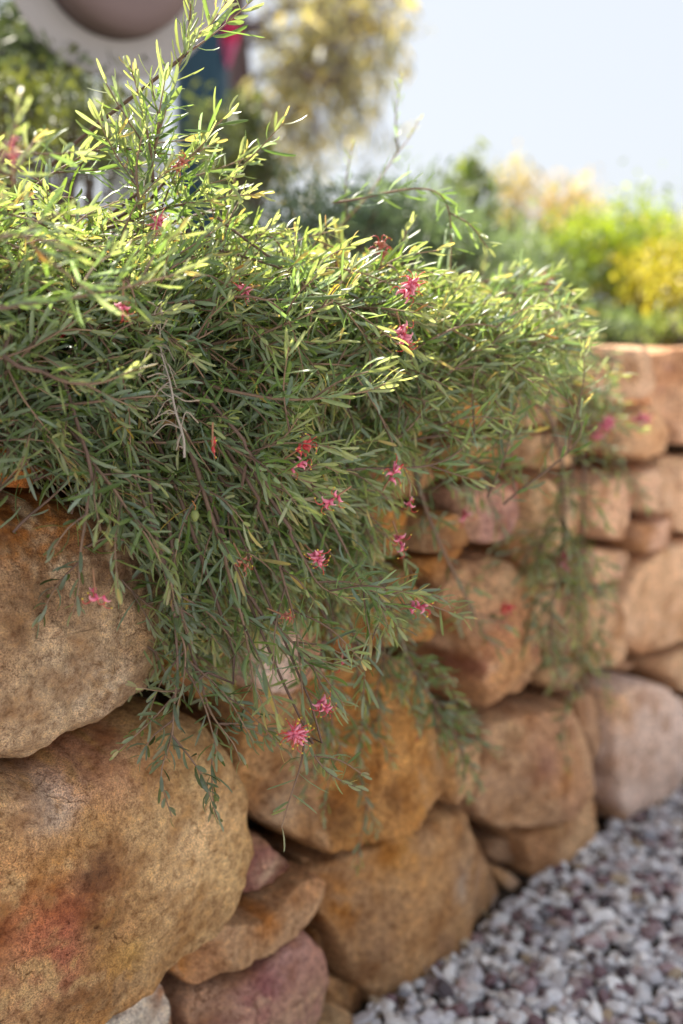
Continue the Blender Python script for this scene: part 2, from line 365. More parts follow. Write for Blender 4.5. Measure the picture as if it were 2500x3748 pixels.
B([(620,2330),(700,2290),(830,2330),(850,2440),(840,2540),(740,2580),(640,2500)], out=.0, dome=.01, w=.02, cols=((.28,.16,.08),BRN,DRK), rough=.005)
B([(1120,3185),(1220,3128),(1325,3072),(1420,3010),(1520,2945),(1600,2925),(1645,2922),(1680,3000),(1740,3090),(1800,3185),(1858,3315),(1770,3400),(1660,3508),(1515,3635),(1390,3712),(1310,3690),(1250,3580),(1190,3440),(1140,3310)],
  out=.05, dome=.012, w=.03, cuts=[(15,.075,.35),(200,.10,.6)], cols=((.41,.28,.16),(.36,.225,.115),(.26,.165,.1)), rough=.003, nR=30, nA=130,
  spots=[(1400,3080,.05,(.47,.27,.10),.7),(1600,3200,.03,(.36,.30,.24),.7),(1230,3300,.03,(.40,.20,.06),.7),(1350,3350,.05,(.36,.24,.14),.6),(1650,3400,.04,(.42,.30,.19),.6),(1600,3040,.012,(.10,.07,.05),.8),(1620,3110,.009,(.1,.07,.05),.8),(1700,3150,.04,(.3,.2,.13),.6)],
  label='broad tan boulder standing on the gravel with a dark crack')
B([(1180,3570),(1260,3590),(1350,3685),(1335,3745),(1290,3800),(1225,3720)], out=.01, dome=.005, w=.012, cols=(ORG,(.3,.16,.06)), nA=48, nR=12)
B([(1070,3760),(1110,3700),(1165,3640),(1215,3645),(1250,3695),(1262,3770),(1200,3860),(1060,3880)], out=.04, dome=.01, w=.02, cols=((.44,.33,.22),TAN), nA=60, nR=14, label='small pale tan stone at the foot of the wall')
B([(1552,2700),(1600,2685),(1690,2682),(1705,2780),(1702,2855),(1660,2893),(1575,2922),(1520,2872),(1530,2780)], out=.04, dome=.008, w=.018, cuts=[(180,.02,.8)], cols=((.42,.29,.17),(.36,.25,.15)), nA=64, nR=16, label='small blocky tan stone between two boulders')
B([(1700,2905),(1715,2840),(1728,2740),(1728,2640),(1802,2585),(1900,2550),(1993,2530),(2050,2580),(2090,2680),(2108,2760),(2075,2870),(1980,2963),(1897,3028),(1775,3045),(1715,2990)], out=.06, dome=.012, w=.03, cuts=[(215,.02,.55),(20,.07,.35)],
  cols=((.36,.225,.125),(.30,.18,.105),(.23,.14,.095)), spots=[(1950,2800,.035,(.42,.25,.13),.7),(1820,2950,.03,(.25,.15,.08),.6),(1800,2680,.03,(.36,.27,.17),.6),(1880,2750,.03,(.27,.16,.12),.7)], rough=.004, nA=110, nR=26, label='brown angular boulder with a broken lower corner')
B([(1892,3045),(1980,2980),(2060,2910),(2125,2856),(2155,2900),(2170,3010),(2150,3090),(2073,3145),(1937,3240),(1915,3210),(1900,3120)], out=.045, dome=.005, w=.014, cuts=[(180,.07,1.2)], cols=((.45,.31,.17),(.42,.28,.15),(.34,.22,.12)), nA=80, nR=20, label='squarish tan block resting on the gravel')
B([(1780,3070),(1850,3058),(1890,3110),(1885,3165),(1840,3178),(1775,3135)], o0=-.03, out=.01, dome=.01, w=.014, cols=((.30,.215,.14),BRN), nA=44, nR=12, label='small stone sitting in the dark hole')
B([(1800,3178),(1870,3190),(1925,3250),(1930,3290),(1895,3310),(1850,3260)], out=.01, dome=.004, w=.01, cols=((.4,.29,.2),TAN), nA=44, nR=10)
B([(2165,2640),(2180,2550),(2235,2472),(2325,2455),(2405,2520),(2440,2620),(2450,2720),(2490,2860),(2470,2960),(2300,2990),(2200,3020),(2170,2960),(2155,2790)], out=.06, dome=.004, w=.03, cols=((.60,.53,.51),(.58,.49,.45),(.50,.42,.39)), band=.05, fk=.6, facets=1, rough=.002, nA=110, nR=24,
  spots=[(2200,2560,.05,(.5,.32,.17),.6),(2195,2720,.008,(.3,.17,.08),.8),(2210,2780,.008,(.3,.17,.08),.7)], label='tall pale pinkish slab standing on the gravel')
B([(2060,2560),(2110,2530),(2165,2540),(2168,2650),(2150,2800),(2172,3000),(2140,2990),(2118,2850),(2112,2720),(2078,2620)], out=.025, dome=.0, w=.012, tilt=(-.2,0), cols=((.32,.2,.11),BRN), nA=64, nR=12)
B([(1594,2090),(1680,2020),(1754,2000),(1850,2110),(1890,2230),(1915,2360),(1932,2487),(1870,2550),(1800,2575),(1730,2608),(1690,2560),(1640,2420),(1605,2310),(1568,2200)], out=.055, dome=.015, w=.028, cuts=[(90,.12,.5)], cols=((.43,.27,.14),(.37,.21,.115),(.25,.13,.09)), rough=.009, nA=110, nR=26,
  spots=[(1700,2250,.02,(.22,.11,.08),.8),(1660,2420,.03,(.26,.14,.1),.7),(1640,2350,.012,(.62,.48,.35),.8),(1700,2420,.012,(.6,.45,.32),.7),(1800,2480,.03,(.48,.30,.16),.6),(1740,2100,.03,(.5,.36,.24),.6)], label='coarse pitted orange rock behind the trailing stem')
B([(2296,2060),(2360,1995),(2440,1960),(2510,1948),(2640,1950),(2660,2280),(2500,2295),(2391,2375),(2312,2400),(2248,2360),(2240,2200)], out=.05, dome=.01, w=.03, cols=((.52,.38,.25),(.5,.34,.2),(.47,.28,.14)), nA=90, nR=22, label='smooth pale orange boulder at right of the wall')
B([(2090,2180),(2140,2140),(2205,2130),(2240,2200),(2240,2370),(2200,2432),(2130,2452),(2085,2380)], out=.035, dome=.008, w=.018, cols=((.43,.29,.17),TAN,BRN), nA=64, nR=16)
B([(2350,2430),(2420,2375),(2500,2320),(2640,2300),(2660,2520),(2500,2545),(2430,2525)], out=.045, dome=.01, w=.02, cols=((.47,.30,.17),TAN), nA=64, nR=16)
B([(2435,2570),(2500,2550),(2640,2545),(2660,2830),(2500,2830),(2462,2740)], out=.05, dome=.01, w=.02, cols=((.47,.33,.28),PNK), nA=64, nR=16, label='pinkish stone low at the right edge beside the pale slab')
B([(2350,1290),(2420,1268),(2500,1262),(2660,1265),(2680,1640),(2500,1645),(2400,1630),(2375,1540),(2345,1440)], out=.05, dome=.006, w=.02, cols=((.50,.35,.23),(.46,.30,.2),(.42,.26,.18)), band=.06, nA=80, nR=20, label='large blocky pinkish capstone at the right edge', spots=[(2400,1420,.012,(.28,.17,.14),.7),(2410,1340,.012,(.30,.18,.15),.7)])
B([(2375,1670),(2450,1655),(2560,1655),(2680,1665),(2680,1945),(2500,1948),(2435,1955),(2402,1850),(2376,1740)], out=.045, dome=.01, w=.02, cols=((.49,.34,.22),(.44,.29,.17)), nA=72, nR=18)
B([(2080,1262),(2200,1255),(2330,1262),(2338,1380),(2310,1440),(2240,1478),(2150,1478),(2070,1440)], out=.045, dome=.01, w=.022, cols=((.42,.30,.20),(.40,.27,.16)), nA=72, nR=18, label='rounded capstone next to the blocky end stone')
B([(2245,1505),(2320,1455),(2360,1530),(2372,1640),(2300,1692),(2220,1655)], out=.04, dome=.01, w=.02, cols=((.46,.31,.18),ORG), nA=60, nR=14)
B([(2265,1725),(2345,1685),(2390,1770),(2402,1855),(2340,1885),(2280,1860)], out=.04, dome=.01, w=.02, cols=((.45,.33,.22),PNK), nA=60, nR=14)
B([(2285,1905),(2350,1888),(2405,1885),(2418,1950),(2375,2005),(2290,2022)], out=.04, dome=.01, w=.02, cols=((.48,.32,.24),PNK), nA=60, nR=14)
B([(2055,1745),(2130,1722),(2205,1725),(2255,1800),(2280,1945),(2255,1990),(2150,1975),(2065,1905)], out=.045, dome=.012, w=.022, cols=((.49,.35,.23),(.47,.31,.21)), nA=72, nR=18)
B([(1850,1745),(1900,1728),(1965,1732),(1992,1790),(1985,1900),(1955,2045),(1890,2098),(1815,2050),(1790,1950),(1830,1850)], out=.05, dome=.01, w=.02, cols=((.53,.40,.26),(.48,.34,.2),BRN), cuts=[(185,.03,.8)], rough=.006, nA=80, nR=20, label='tall pale stone between the trailing stems')
B([(1610,1775),(1700,1752),(1805,1745),(1815,1870),(1775,1960),(1700,1990),(1620,1965)], out=.045, dome=.006, w=.018, cols=(PUR,(.33,.2,.18),PNK), nA=64, nR=18, label='purplish stone with a dark slot above it')
B([(1585,1620),(1680,1600),(1785,1595),(1800,1700),(1740,1735),(1615,1758),(1590,1700)], out=.04, dome=.01, w=.018, cols=(ORG,(.45,.27,.12)), nA=60, nR=16)
B([(1795,1420),(1900,1405),(2005,1418),(2045,1485),(2005,1562),(1850,1568),(1800,1510)], out=.03, dome=.01, w=.02, cols=((.44,.29,.17),PNK), nA=60, nR=16)
B([(1815,1585),(1920,1575),(2010,1572),(2052,1625),(2045,1700),(1950,1720),(1830,1705)], out=.035, dome=.01, w=.02, cols=((.43,.31,.2),TAN,BRN), rough=.006, nA=60, nR=16)
B([(1995,1750),(2045,1742),(2068,1850),(2062,2000),(2010,2055),(1985,1960)], out=.03, dome=.006, w=.016, cols=(TAN,PAL), nA=54, nR=14)
B([(1905,2070),(1985,2060),(1995,2108),(1930,2135)], out=.03, dome=.006, w=.01, cols=(WHT,PAL), nA=40, nR=9)
B([(1900,2150),(2000,2118),(2078,2180),(2080,2370),(2000,2425),(1935,2400),(1915,2280)], out=.03, dome=.008, w=.02, cols=((.40,.26,.15),BRN), nA=60, nR=16)
B([(1945,2440),(2085,2398),(2118,2460),(2092,2520),(1990,2518),(1945,2495)], out=.025, dome=.006, w=.014, cols=(TAN,BRN), nA=48, nR=12)
B([(1480,1880),(1600,1850),(1640,1900),(1640,1985),(1570,2022),(1490,2012)], out=.035, dome=.01, w=.016, cols=(ORG,BRN), nA=54, nR=14)
B([(2072,2002),(2150,1992),(2280,2010),(2288,2045),(2225,2112),(2100,2142)], out=.035, dome=.008, w=.014, cols=((.45,.31,.19),PNK), nA=54, nR=12)
# behind the leaves
for q in ([(630,1800),(800,1790),(930,1830),(950,2050),(900,2200),(700,2270),(640,2100)], [(960,1820),(1150,1790),(1300,1850),(1310,2060),(1200,2220),(1000,2200),(960,2050)],
          [(1190,2230),(1330,2080),(1470,2060),(1560,2200),(1590,2340),(1440,2360),(1200,2400)], [(1320,1830),(1460,1860),(1470,2040),(1320,2060)], [(1310,1640),(1560,1630),(1580,1760),(1460,1840),(1320,1810)],
          [(640,1500),(900,1480),(920,1790),(640,1790)], [(940,1470),(1290,1450),(1300,1810),(940,1800)], [(1320,1420),(1570,1420),(1570,1620),(1320,1620)], [(140,1480),(620,1490),(610,1790),(150,1780)],
          [(-450,1420),(100,1470),(110,1640),(-100,1575),(-450,1770)], [(1590,1300),(1780,1290),(1780,1580),(1590,1600)], [(1600,2000),(1690,1998),(1590,2070),(1580,2180),(1490,2050)],
          [(640,1262),(1000,1262),(1000,1450),(640,1480)], [(1020,1262),(1300,1262),(1310,1430),(1020,1440)], [(1330,1262),(1570,1262),(1570,1400),(1330,1400)], [(1600,1262),(1800,1262),(1790,1285),(1600,1290)],[(1810,1262),(2060,1262),(2050,1400),(1810,1400)]):
    B(q, out=.02, dome=.01, w=.02, cols=random.choice(((TAN,BRN,DRK),(ORG,BRN,DRK),(BRN,TAN,DRK))), nA=54, nR=12, rough=.005)
for q in ([(1085,3135),(1120,3128),(1150,3160),(1125,3185)], [(1655,2935),(1685,2925),(1700,2975),(1690,3010)], [(552,3475),(600,3440),(625,3425),(590,3480)], [(1118,3240),(1160,3225),(1150,3300),(1120,3330)], [(1140,3360),(1175,3440),(1195,3500),(1160,3500)],
          [(1700,3060),(1740,3070),(1770,3130),(1745,3140)], [(2230,2445),(2280,2420),(2340,2425),(2290,2460)], [(830,2650),(860,2640),(880,2700),(850,2740)], [(1530,2620),(1580,2615),(1640,2640),(1560,2680)], [(1880,3130),(1900,3135),(1912,3200),(1890,3200)]):
    B(q, o0=-.02, out=.004, dome=.004, w=.008, cols=((.26,.17,.10),BRN,DRK), nA=32, nR=8, rough=.003)
# beyond both ends of the frame
def rows(s0, s1):
    z = -.02
    while z < .8:
        hgt = random.uniform(.16, .26); s = s0 + random.uniform(-.05, .02); hgt = min(hgt, TOP - z) if TOP - z - hgt > .1 else TOP - z
        while s < s1:
            wd = min(random.uniform(.18, .34), s1 - s + .02); j = lambda: random.uniform(-.014, .014)
            if wd > .07:
                B([(s + .006, z + .02 + j()), (s + wd * .5, z + .004 + j()), (s + wd - .006, z + .02 + j()), (s + wd - .006 + j() / 2, z + hgt * .5), (s + wd - .02, z + hgt - .012 + j()), (s + wd * .5, z + hgt - .006 + j() * .6), (s + .02, z + hgt - .012 + j()), (s + .006, z + hgt * .5)][::1],
                  sz=True, out=.04, dome=.012, w=.03, cols=random.choice(((TAN, ORG), (PAL, TAN), (PNK, TAN, BRN), (GRY, TAN))), nA=40, nR=9)
            s += wd
        z += hgt
s_ = -.70
for wd, zt in ((.24, .20), (.21, .15), (.17, .13), (.15, .05)):
    B([(s_, -.03), (s_ + wd - .008, -.03), (s_ + wd - .006, zt - .05), (s_ + wd * .8, zt - .01), (s_ + wd * .4, zt), (s_ + .006, zt - .02)], sz=True, out=.02, dome=.01, w=.03, cols=(TAN, BRN), nA=40, nR=9); s_ += wd
rows(-1.5, -.66); rows(1.14, 3.0)

# ------------------------------------------------------------------ pebbles
def ico(sub):
    t = (1 + 5 ** .5) / 2
    v = [(-1,t,0),(1,t,0),(-1,-t,0),(1,-t,0),(0,-1,t),(0,1,t),(0,-1,-t),(0,1,-t),(t,0,-1),(t,0,1),(-t,0,-1),(-t,0,1)]
    f = [(0,11,5),(0,5,1),(0,1,7),(0,7,10),(0,10,11),(1,5,9),(5,11,4),(11,10,2),(10,7,6),(7,1,8),(3,9,4),(3,4,2),(3,2,6),(3,6,8),(3,8,9),(4,9,5),(2,4,11),(6,2,10),(8,6,7),(9,8,1)]
    v = [np.array(x, float) / np.linalg.norm(x) for x in v]
    for _ in range(sub):
        c = {}; g = []
        def md(a, b):
            k = (min(a, b), max(a, b))
            if k not in c: q = v[a] + v[b]; v.append(q / np.linalg.norm(q)); c[k] = len(v) - 1
            return c[k]
        for a, b, d in f: x, y, z = md(a, b), md(b, d), md(d, a); g += [(a, x, z), (b, y, x), (d, z, y), (x, y, z)]
        f = g
    return np.array(v), np.array(f)
I1, I2 = ico(1), ico(2)
def pebble_shape(base, seed):
    v = base[0].copy(); q = []
    for p in v:
        n1 = noise.noise(Vector(p * 1.1) + Vector((seed * 7.3, 0, 0))); n2 = noise.noise(Vector(p * 2.6) + Vector((0, seed * 3.1, 0)))
        q.append(1 + .34 * n1 + .12 * n2)
    v = v * np.array(q)[:, None]
    r2 = np.random.default_rng(seed + 100)
    for _ in range(3 + seed % 3):                          # worn flats
        d = unit(r2.normal(size=3)); k = v @ d; lim = .68; v = v - np.outer(np.maximum(k - lim, 0) * .85, d)
    return v
SH1 = [pebble_shape(I1, k) for k in range(14)]; SH2 = [pebble_shape(I2, k) for k in range(14)]
def rotmat(a, b, c):
    ca, sa, cb, sb, cc, sc = math.cos(a), math.sin(a), math.cos(b), math.sin(b), math.cos(c), math.sin(c)
    return np.array([[ca, -sa, 0], [sa, ca, 0], [0, 0, 1]]) @ np.array([[1, 0, 0], [0, cb, -sb], [0, sb, cb]]) @ np.array([[cc, 0, sc], [0, 1, 0], [-sc, 0, cc]])
def pebble_colour(r):
    base = random.choices([(.74,.73,.765),(.58,.56,.60),(.86,.84,.85),(.22,.14,.16),(.36,.26,.28),(.48,.38,.38),(.44,.34,.24),(.09,.07,.08),(.28,.28,.32)], [30, 22, 28, 8, 6, 9, 4, 3, 3])[0]
    k = random.uniform(.8, 1.12); return np.array(base) * k
peb = []
def scatter(s0, s1, o0, o1, pitch, zc, szr):
    for i in range(int((s1 - s0) / pitch)):
        for j in range(int((o1 - o0) / pitch)):
            s = s0 + (i + random.random()) * pitch; o = o0 + (j + random.random()) * pitch
            r = random.uniform(*szr) * (1.25 if random.random() < .12 else 1)
            z = zc + r * .5 + random.uniform(-.002, .005)
            peb.append((wp(s, o, z + .012 * noise.noise(Vector((s * 5, o * 5, 0)))), r))
scatter(-.5, 1.9, .03, .62, .0155, .004, (.0062, .0102)); scatter(-.5, 1.9, .04, .62, .0215, .0115, (.0065, .0118)); scatter(1.9, 3.6, .03, .9, .026, .006, (.009, .014))
scatter(-1.4, -.5, .03, .8, .024, .006, (.009, .014)); scatter(-.5, 1.9, .62, 1.0, .026, .006, (.008, .014))
inst = []
for p, r in peb:
    x, y, d = project(p); vis = -60 < x < 2560 and y < 3800 and d > .2
    R3 = rotmat(random.uniform(0, 6.28), random.uniform(-.5, .5), random.uniform(-.5, .5)); S3 = np.array([random.uniform(1.0, 1.5), random.uniform(.8, 1.1), random.uniform(.55, .8)]) * r
    inst.append(((r / d) if vis else 0, p, R3 * S3[None, :], random.randrange(14), pebble_colour(r)))
inst.sort(key=lambda q: -q[0])
big, rest = inst[:290], inst[290:]
pm = {}
palette = {}
for q in big:
    key = (q[3], tuple(np.round(q[4] * 8) / 8 + .02 * q[3] % .03))
    if key not in palette:
        palette[key] = np_mesh('pebble', SH2[q[3]], I2[1], np.tile(q[4], (len(SH2[0]), 1)))
    o = link('pebble', palette[key], M_pebble, ground)
    from mathutils import Matrix
    m4 = Matrix([list(q[2][0]) + [q[1].x], list(q[2][1]) + [q[1].y], list(q[2][2]) + [q[1].z], [0, 0, 0, 1]]); o.matrix_local = m4
V, Fc, Cc, n0 = [], [], [], 0
for q in rest:
    base, sh = (I2, SH2) if q[0] > .0042 else (I1, SH1)
    v = sh[q[3]] @ q[2].T + np.array(q[1]); V.append(v); Fc.append(base[1] + n0); n0 += len(v); Cc.append(np.tile(q[4], (len(v), 1)))
o = link('gravel', np_mesh('gravel', np.concatenate(V), np.concatenate(Fc), np.concatenate(Cc)), M_pebble, ground); o['kind'] = 'stuff'
# dry leaf litter and twigs lying on the gravel
lit = Tubes()
for px, py, ang, ln in ((1570,3590,100,.05),(2200,3600,150,.05),(1800,3330,70,.04),(2440,3480,20,.05),(1900,3560,30,.045),(2280,3300,160,.04)):
    r = ray(px, py); p = Vector((0, 0, CAM_H)) + r * (-(CAM_H - .03) / r.z); d = Vector((math.cos(R(ang)), math.sin(R(ang)), .05)) * ln
    o = Tubes(); o.add(smooth_path([p, p + d * .5 + Vector((0, 0, .006)), p + d], .005), .0013, (.30, .24, .22), 5)
    t = link('dry_twig', o.mesh('dry_twig'), M_bark); tag(t, {1570:'curved dry twig on the gravel close to the broad boulder',2200:'thin dry twig on open gravel near the bottom right corner',1800:'short dry twig on gravel under the small hole in the wall',2440:'dry twig on gravel against the right edge of the photo',1900:'dry twig lying in the middle of the gravel, nearest the bottom',2280:'dry twig on the gravel furthest up, towards the pale slab'}[px], 'twig', 'dry twigs on the gravel')

# ------------------------------------------------------------------ leaves and branches
LT = np.array([0, .12, .38, .72, .93, 1.0]); LW = np.array([.25, .62, .95, 1.0, .66, .16])
class Leaves:
    def __init__(s): s.rows = []
    def add(s, o, d, n, L, W, bend, col): s.rows.append((o, d, n, L, W, bend, col))
def leaf_arrays(rows, fold=.22):
    N = len(rows); K = len(LT)
    O = np.array([r[0] for r in rows]); D = unit(np.array([r[1] for r in rows])); Nn = np.array([r[2] for r in rows])
    Nn = unit(Nn - D * (Nn * D).sum(1, keepdims=True)); Bs = np.cross(D, Nn)
    L = np.array([r[3] for r in rows]); W = np.array([r[4] for r in rows]); c = np.array([r[5] for r in rows]); c = np.where(abs(c) < .02, .02, c)
    col = np.array([r[6] for r in rows])
    ct = c[:, None] * LT[None]
    x = L[:, None] * np.sin(ct) / c[:, None]; y = L[:, None] * (1 - np.cos(ct)) / c[:, None]
    mid = O[:, None] + D[:, None] * x[..., None] + Nn[:, None] * y[..., None]
    nl = unit(Nn[:, None] * np.cos(ct)[..., None] - D[:, None] * np.sin(ct)[..., None])
    hw = .5 * W[:, None] * LW[None]
    l = mid - Bs[:, None] * hw[..., None] - nl * (hw * fold * 2)[..., None]
    r = mid + Bs[:, None] * hw[..., None] - nl * (hw * fold * 2)[..., None]
    V = np.stack([l, mid, r], 2).reshape(N, K * 3, 3)
    f = []
    for k in range(K - 1):
        a = k * 3; f += [(a, a + 3, a + 4, a + 1), (a + 1, a + 4, a + 5, a + 2)]
    f = np.array(f)[:, ::-1]
    shade = np.array([.92, 1.12, .92]); tipc = np.linspace(1, 1.12, K)
    C_ = col[:, None, None] * shade[None, None, :, None] * tipc[None, :, None, None]
    return V, f, C_.reshape(N, K * 3, 3)
def leaf_mesh(name, rows):
    V, f, Cl = leaf_arrays(rows); N, k, _ = V.shape
    F_ = (f[None] + (np.arange(N) * k)[:, None, None]).reshape(-1, 4)
    return np_mesh(name, V.reshape(-1, 3), F_, Cl.reshape(-1, 3))
OLD = np.array([.092, .158, .044]); OLD2 = np.array([.145, .200, .068]); YNG = np.array([.35, .375, .20]); GLAU = np.array([.19, .26, .22]); TIP = np.array([.48, .37, .16])
STEM_O = (.15, .095, .075); STEM_Y = (.30, .20, .13)
def spray(path, LV, TB, r0=.0016, r1=.0006, start=0.0, tl=None, ttop=None, gap=.0058, L=.034, W=0.00342, young=.35, tipn=1.0, ang=60, dens=1.0, up=.3, tube_sides=5, hue=None, dark=1.0):
    """leaves set spirally along a stem; the last stretch is young, short, erect and yellow"""
    n = len(path); seg = np.linalg.norm(np.diff(path, axis=0), axis=1); s = np.concatenate([[0], np.cumsum(seg)]); tot = s[-1]
    T = unit(np.gradient(path, axis=0))
    TB.add(path, np.linspace(r0, r1, n), STEM_O, tube_sides, STEM_Y)
    pos = start * tot; phi = random.uniform(0, 6.28); ylen = min(.055, tot * .5) * young / .35
    base = OLD * random.uniform(.85, 1.2) if hue is None else hue
    while pos < tot:
        u = pos / tot; k = int(np.searchsorted(s, pos)); k = min(k, n - 1)
        t = T[k]; a = unit(np.cross(t, [.3, .1, .95])); b = np.cross(t, a)
        phi += 2.39996 + random.uniform(-.35, .35); rd = a * math.cos(phi) + b * math.sin(phi) + np.array([0, 0, up])
        rd = unit(rd - t * rd.dot(t))
        y = max(0, min(1, 1 - (tot - pos) / ylen))               # 1 at the very tip
        an = R((ang * (1 - .5 * y)) * random.uniform(.6, 1.35)); d = unit(t * math.cos(an) + rd * math.sin(an) + rng.normal(size=3) * .12)
        nn = t * math.sin(an) - rd * math.cos(an)
        nn = nn + (a * random.uniform(-.5, .5) + b * random.uniform(-.5, .5))
        ln = L * random.uniform(.5, 1.2) * (1 - .5 * y); wd = W * random.uniform(.8, 1.2) * (1 - .2 * y)
        c = base * (1 - .6 * random.random()) + OLD2 * .6 * random.random() if random.random() < .80 else GLAU * random.uniform(.8, 1.2)
        c = c * (1 - y) + YNG * random.uniform(.75, 1.15) * y
        if y > .85 and random.random() < .3: c = TIP * random.uniform(.7, 1.1)
        if random.random() < .016: c = np.array([[.25, .13, .05], [.38, .27, .07], [.18, .11, .07]][random.randrange(3)])
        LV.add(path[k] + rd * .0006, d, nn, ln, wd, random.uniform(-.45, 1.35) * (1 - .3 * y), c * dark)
        pos += gap * random.uniform(.6, 1.4) / dens * (1 - .45 * y)
def side_twigs(path, LV, TB, n, ln=(.04, .10), lo=.25, hi=.92, down=.0, **kw):
    T = unit(np.gradient(path, axis=0)); out = []
    for _ in range(n):
        k = int(len(path) * random.uniform(lo, hi)); k = min(max(k, 1), len(path) - 2); t = T[k]
        v = unit(rng.normal(size=3)); v = unit(v - t * v.dot(t)); d = unit(t * .75 + v * .7 + np.array([0, 0, -down + .15])); m = random.uniform(*ln)
        p0 = path[k]; p1 = p0 + d * m * .5; d2 = unit(d + t * .4 + np.array([0, 0, -.15 - down])); p2 = p1 + d2 * m * .5
        q = smooth_path([p0, p1, p2], .008); spray(q, LV, TB, r0=.0010, r1=.0005, start=.06, **kw); out.append(q)
    return out

shrubs = []
root1 = wp(-.35, -.35, .85); root2 = wp(.62, -.35, .85)
SH_A = empty('grevillea_shrub', root1); tag(SH_A, 'large grevillea bush with narrow grey green leaves and pink spider flowers spilling over the wall', 'shrub', 'grevilleas along the wall top')
SH_B = empty('grevillea_shrub', root2); tag(SH_B, 'blurred grevillea further along the wall with long stems trailing down pale stones', 'shrub', 'grevilleas along the wall top')

class Plant:
    def __init__(s, root, obj): s.root, s.obj = root, obj; s.lv, s.tb = Leaves(), Tubes()
PA, PB = Plant(root1, SH_A), Plant(root2, SH_B)
hero = []                                                       # (plant, stem tubes, leaves)
def branch(plant, pts, twigs=3, label=None, **kw):
    """pts: (pixel x, pixel y, depth) survey marks along one stem, joined back to the root of its shrub"""
    tb, lv = Tubes(), Leaves()
    P = [np.array(at(*p)) for p in pts]
    path = smooth_path(P, .006)
    tk = {k: kw[k] for k in ('L', 'W', 'ang', 'dens', 'dark', 'hue') if k in kw}
    spray(path, lv, tb, **kw)
    side_twigs(path, lv, tb, twigs, ln=kw.get('tl') or (.04, .10), lo=.1, hi=kw.get('ttop') or .85, **tk)
    # bare stem going back inside the bush towards its root
    p0 = P[0]; d0 = unit(P[0] - P[1]); rt = np.array(plant.root) + rng.normal(size=3) * [.05, .05, .0]
    s, o, z = to_wall(Vector(p0)); 
    over = np.array(wp((s + to_wall(Vector(rt))[0]) / 2, -.02, max(z, TOP) + .05))
    back = smooth_path([rt, over, p0 + d0 * .03, p0] if z < TOP + .1 else [rt, p0 * .6 + rt * .4 + [0, 0, .02], p0], .012)
    r0 = kw.get('r0', .0016); tb.add(back, np.linspace(r0 * 1.8, r0, len(back)), STEM_O, 5)
    hero.append((plant, tb, lv, label)); return path
def D(px, py, o): q = outward(px, py, o); return project(q)[2]
# --- stems that can be followed in the photograph
a = .90
branch(PA, [(505,860,.93),(526,717,.92),(550,622,.91),(574,510,.90),(614,375,.89),(646,271,.89),(677,183,.885),(709,135,.88),(765,96,.88),(829,6,.88)], 4, r0=.0022, gap=.0046, L=.041, W=0.00423, young=.9, up=.1, label='tall upright shoot with yellow green tip against the sky')
branch(PA, [(677,200,.885),(690,120,.885),(697,40,.88),(700,-60,.88)], 0, gap=.0054, L=.033, W=0.00360, young=.9)
branch(PA, [(560,660,.90),(552,560,.89),(530,440,.885),(510,350,.88),(475,240,.88)], 1, gap=.0046, young=.7)
branch(PA, [(515,800,.90),(503,690,.88),(500,600,.88),(520,500,.88)], 1, gap=.0054)
branch(PA, [(560,720,.92),(640,620,.92),(720,560,.92),(790,520,.92)], 2, gap=.0052, young=.5)
branch(PA, [(120,690,.9),(180,645,.9),(263,594,.9),(330,555,.89),(410,518,.89),(440,480,.88)], 3, gap=.0054, young=.9)
branch(PA, [(480,800,.95),(630,757,.94),(741,737,.93),(861,717,.92),(957,712,.91)], 3, gap=.0052, L=.036, young=.9, up=.5)
branch(PA, [(820,760,.97),(850,690,.96),(870,620,.95),(890,560,.95)], 1, gap=.0054, young=1.0)
branch(PA, [(-60,1135,.70),(100,1115,.71),(191,1099,.72),(375,1071,.74),(510,1039,.75),(606,1015,.76),(700,985,.77)], 2, r0=.0018, gap=.0048, young=.5)
branch(PA, [(640,1290,.9),(781,1258,.9),(933,1230,.89),(1036,1190,.88),(1132,1150,.87),(1220,1100,.87),(1290,1040,.87)], 3, r0=.002, gap=.0052, L=.036, W=0.00360, young=.8, up=.45)
branch(PA, [(620,1370,.9),(709,1390,.89),(805,1422,.88),(901,1442,.875),(996,1458,.87),(1116,1462,.87),(1243,1446,.87),(1350,1430,.87),(1440,1390,.87)], 1, r0=.0021, gap=.0054, L=.040, W=0.00387, young=.7, up=.55, label='long near horizontal branch reaching out over the gap')
branch(PA, [(600,1480,.9),(677,1525,.9),(765,1581,.89),(845,1637,.88),(933,1685,.88),(1036,1717,.87),(1116,1760,.87),(1230,1790,.87)], 4, r0=.0019, gap=.0054, L=.036, young=.9)
branch(PA, [(900,1700,.89),(960,1640,.88),(1040,1600,.88),(1090,1530,.87)], 1, gap=.0052, young=1.0)
branch(PA, [(1000,1700,.89),(1080,1740,.88),(1160,1700,.88),(1240,1730,.88)], 1, gap=.0052, young=1.0)
branch(PA, [(-40,1350,.82),(0,1390,.82),(48,1486,.82),(120,1541,.82),(183,1605,.82),(223,1661,.82),(262,1715,.82)], 3, gap=.005, young=.9)
branch(PA, [(280,1600,.84),(351,1708,.83),(415,1788,.83),(478,1883,.83),(542,1971,.83),(590,2059,.83),(622,2115,.83),(636,2190,.83)], 4, r0=.0018, gap=.0052, L=.030, W=0.00360)
branch(PA, [(690,1640,.88),(717,1708,.88),(773,1891,.88),(813,2003,.88),(837,2099,.88),(865,2194,.88),(893,2290,.88),(917,2417,.88),(929,2497,.88),(970,2600,.88)], 7, r0=.0024, gap=.0050, L=.036, W=0.00360)
branch(PA, [(900,1640,.87),(941,1700,.87),(980,1780,.87),(1028,1835,.87),(1085,1880,.87)], 2, gap=.0055, young=.8)
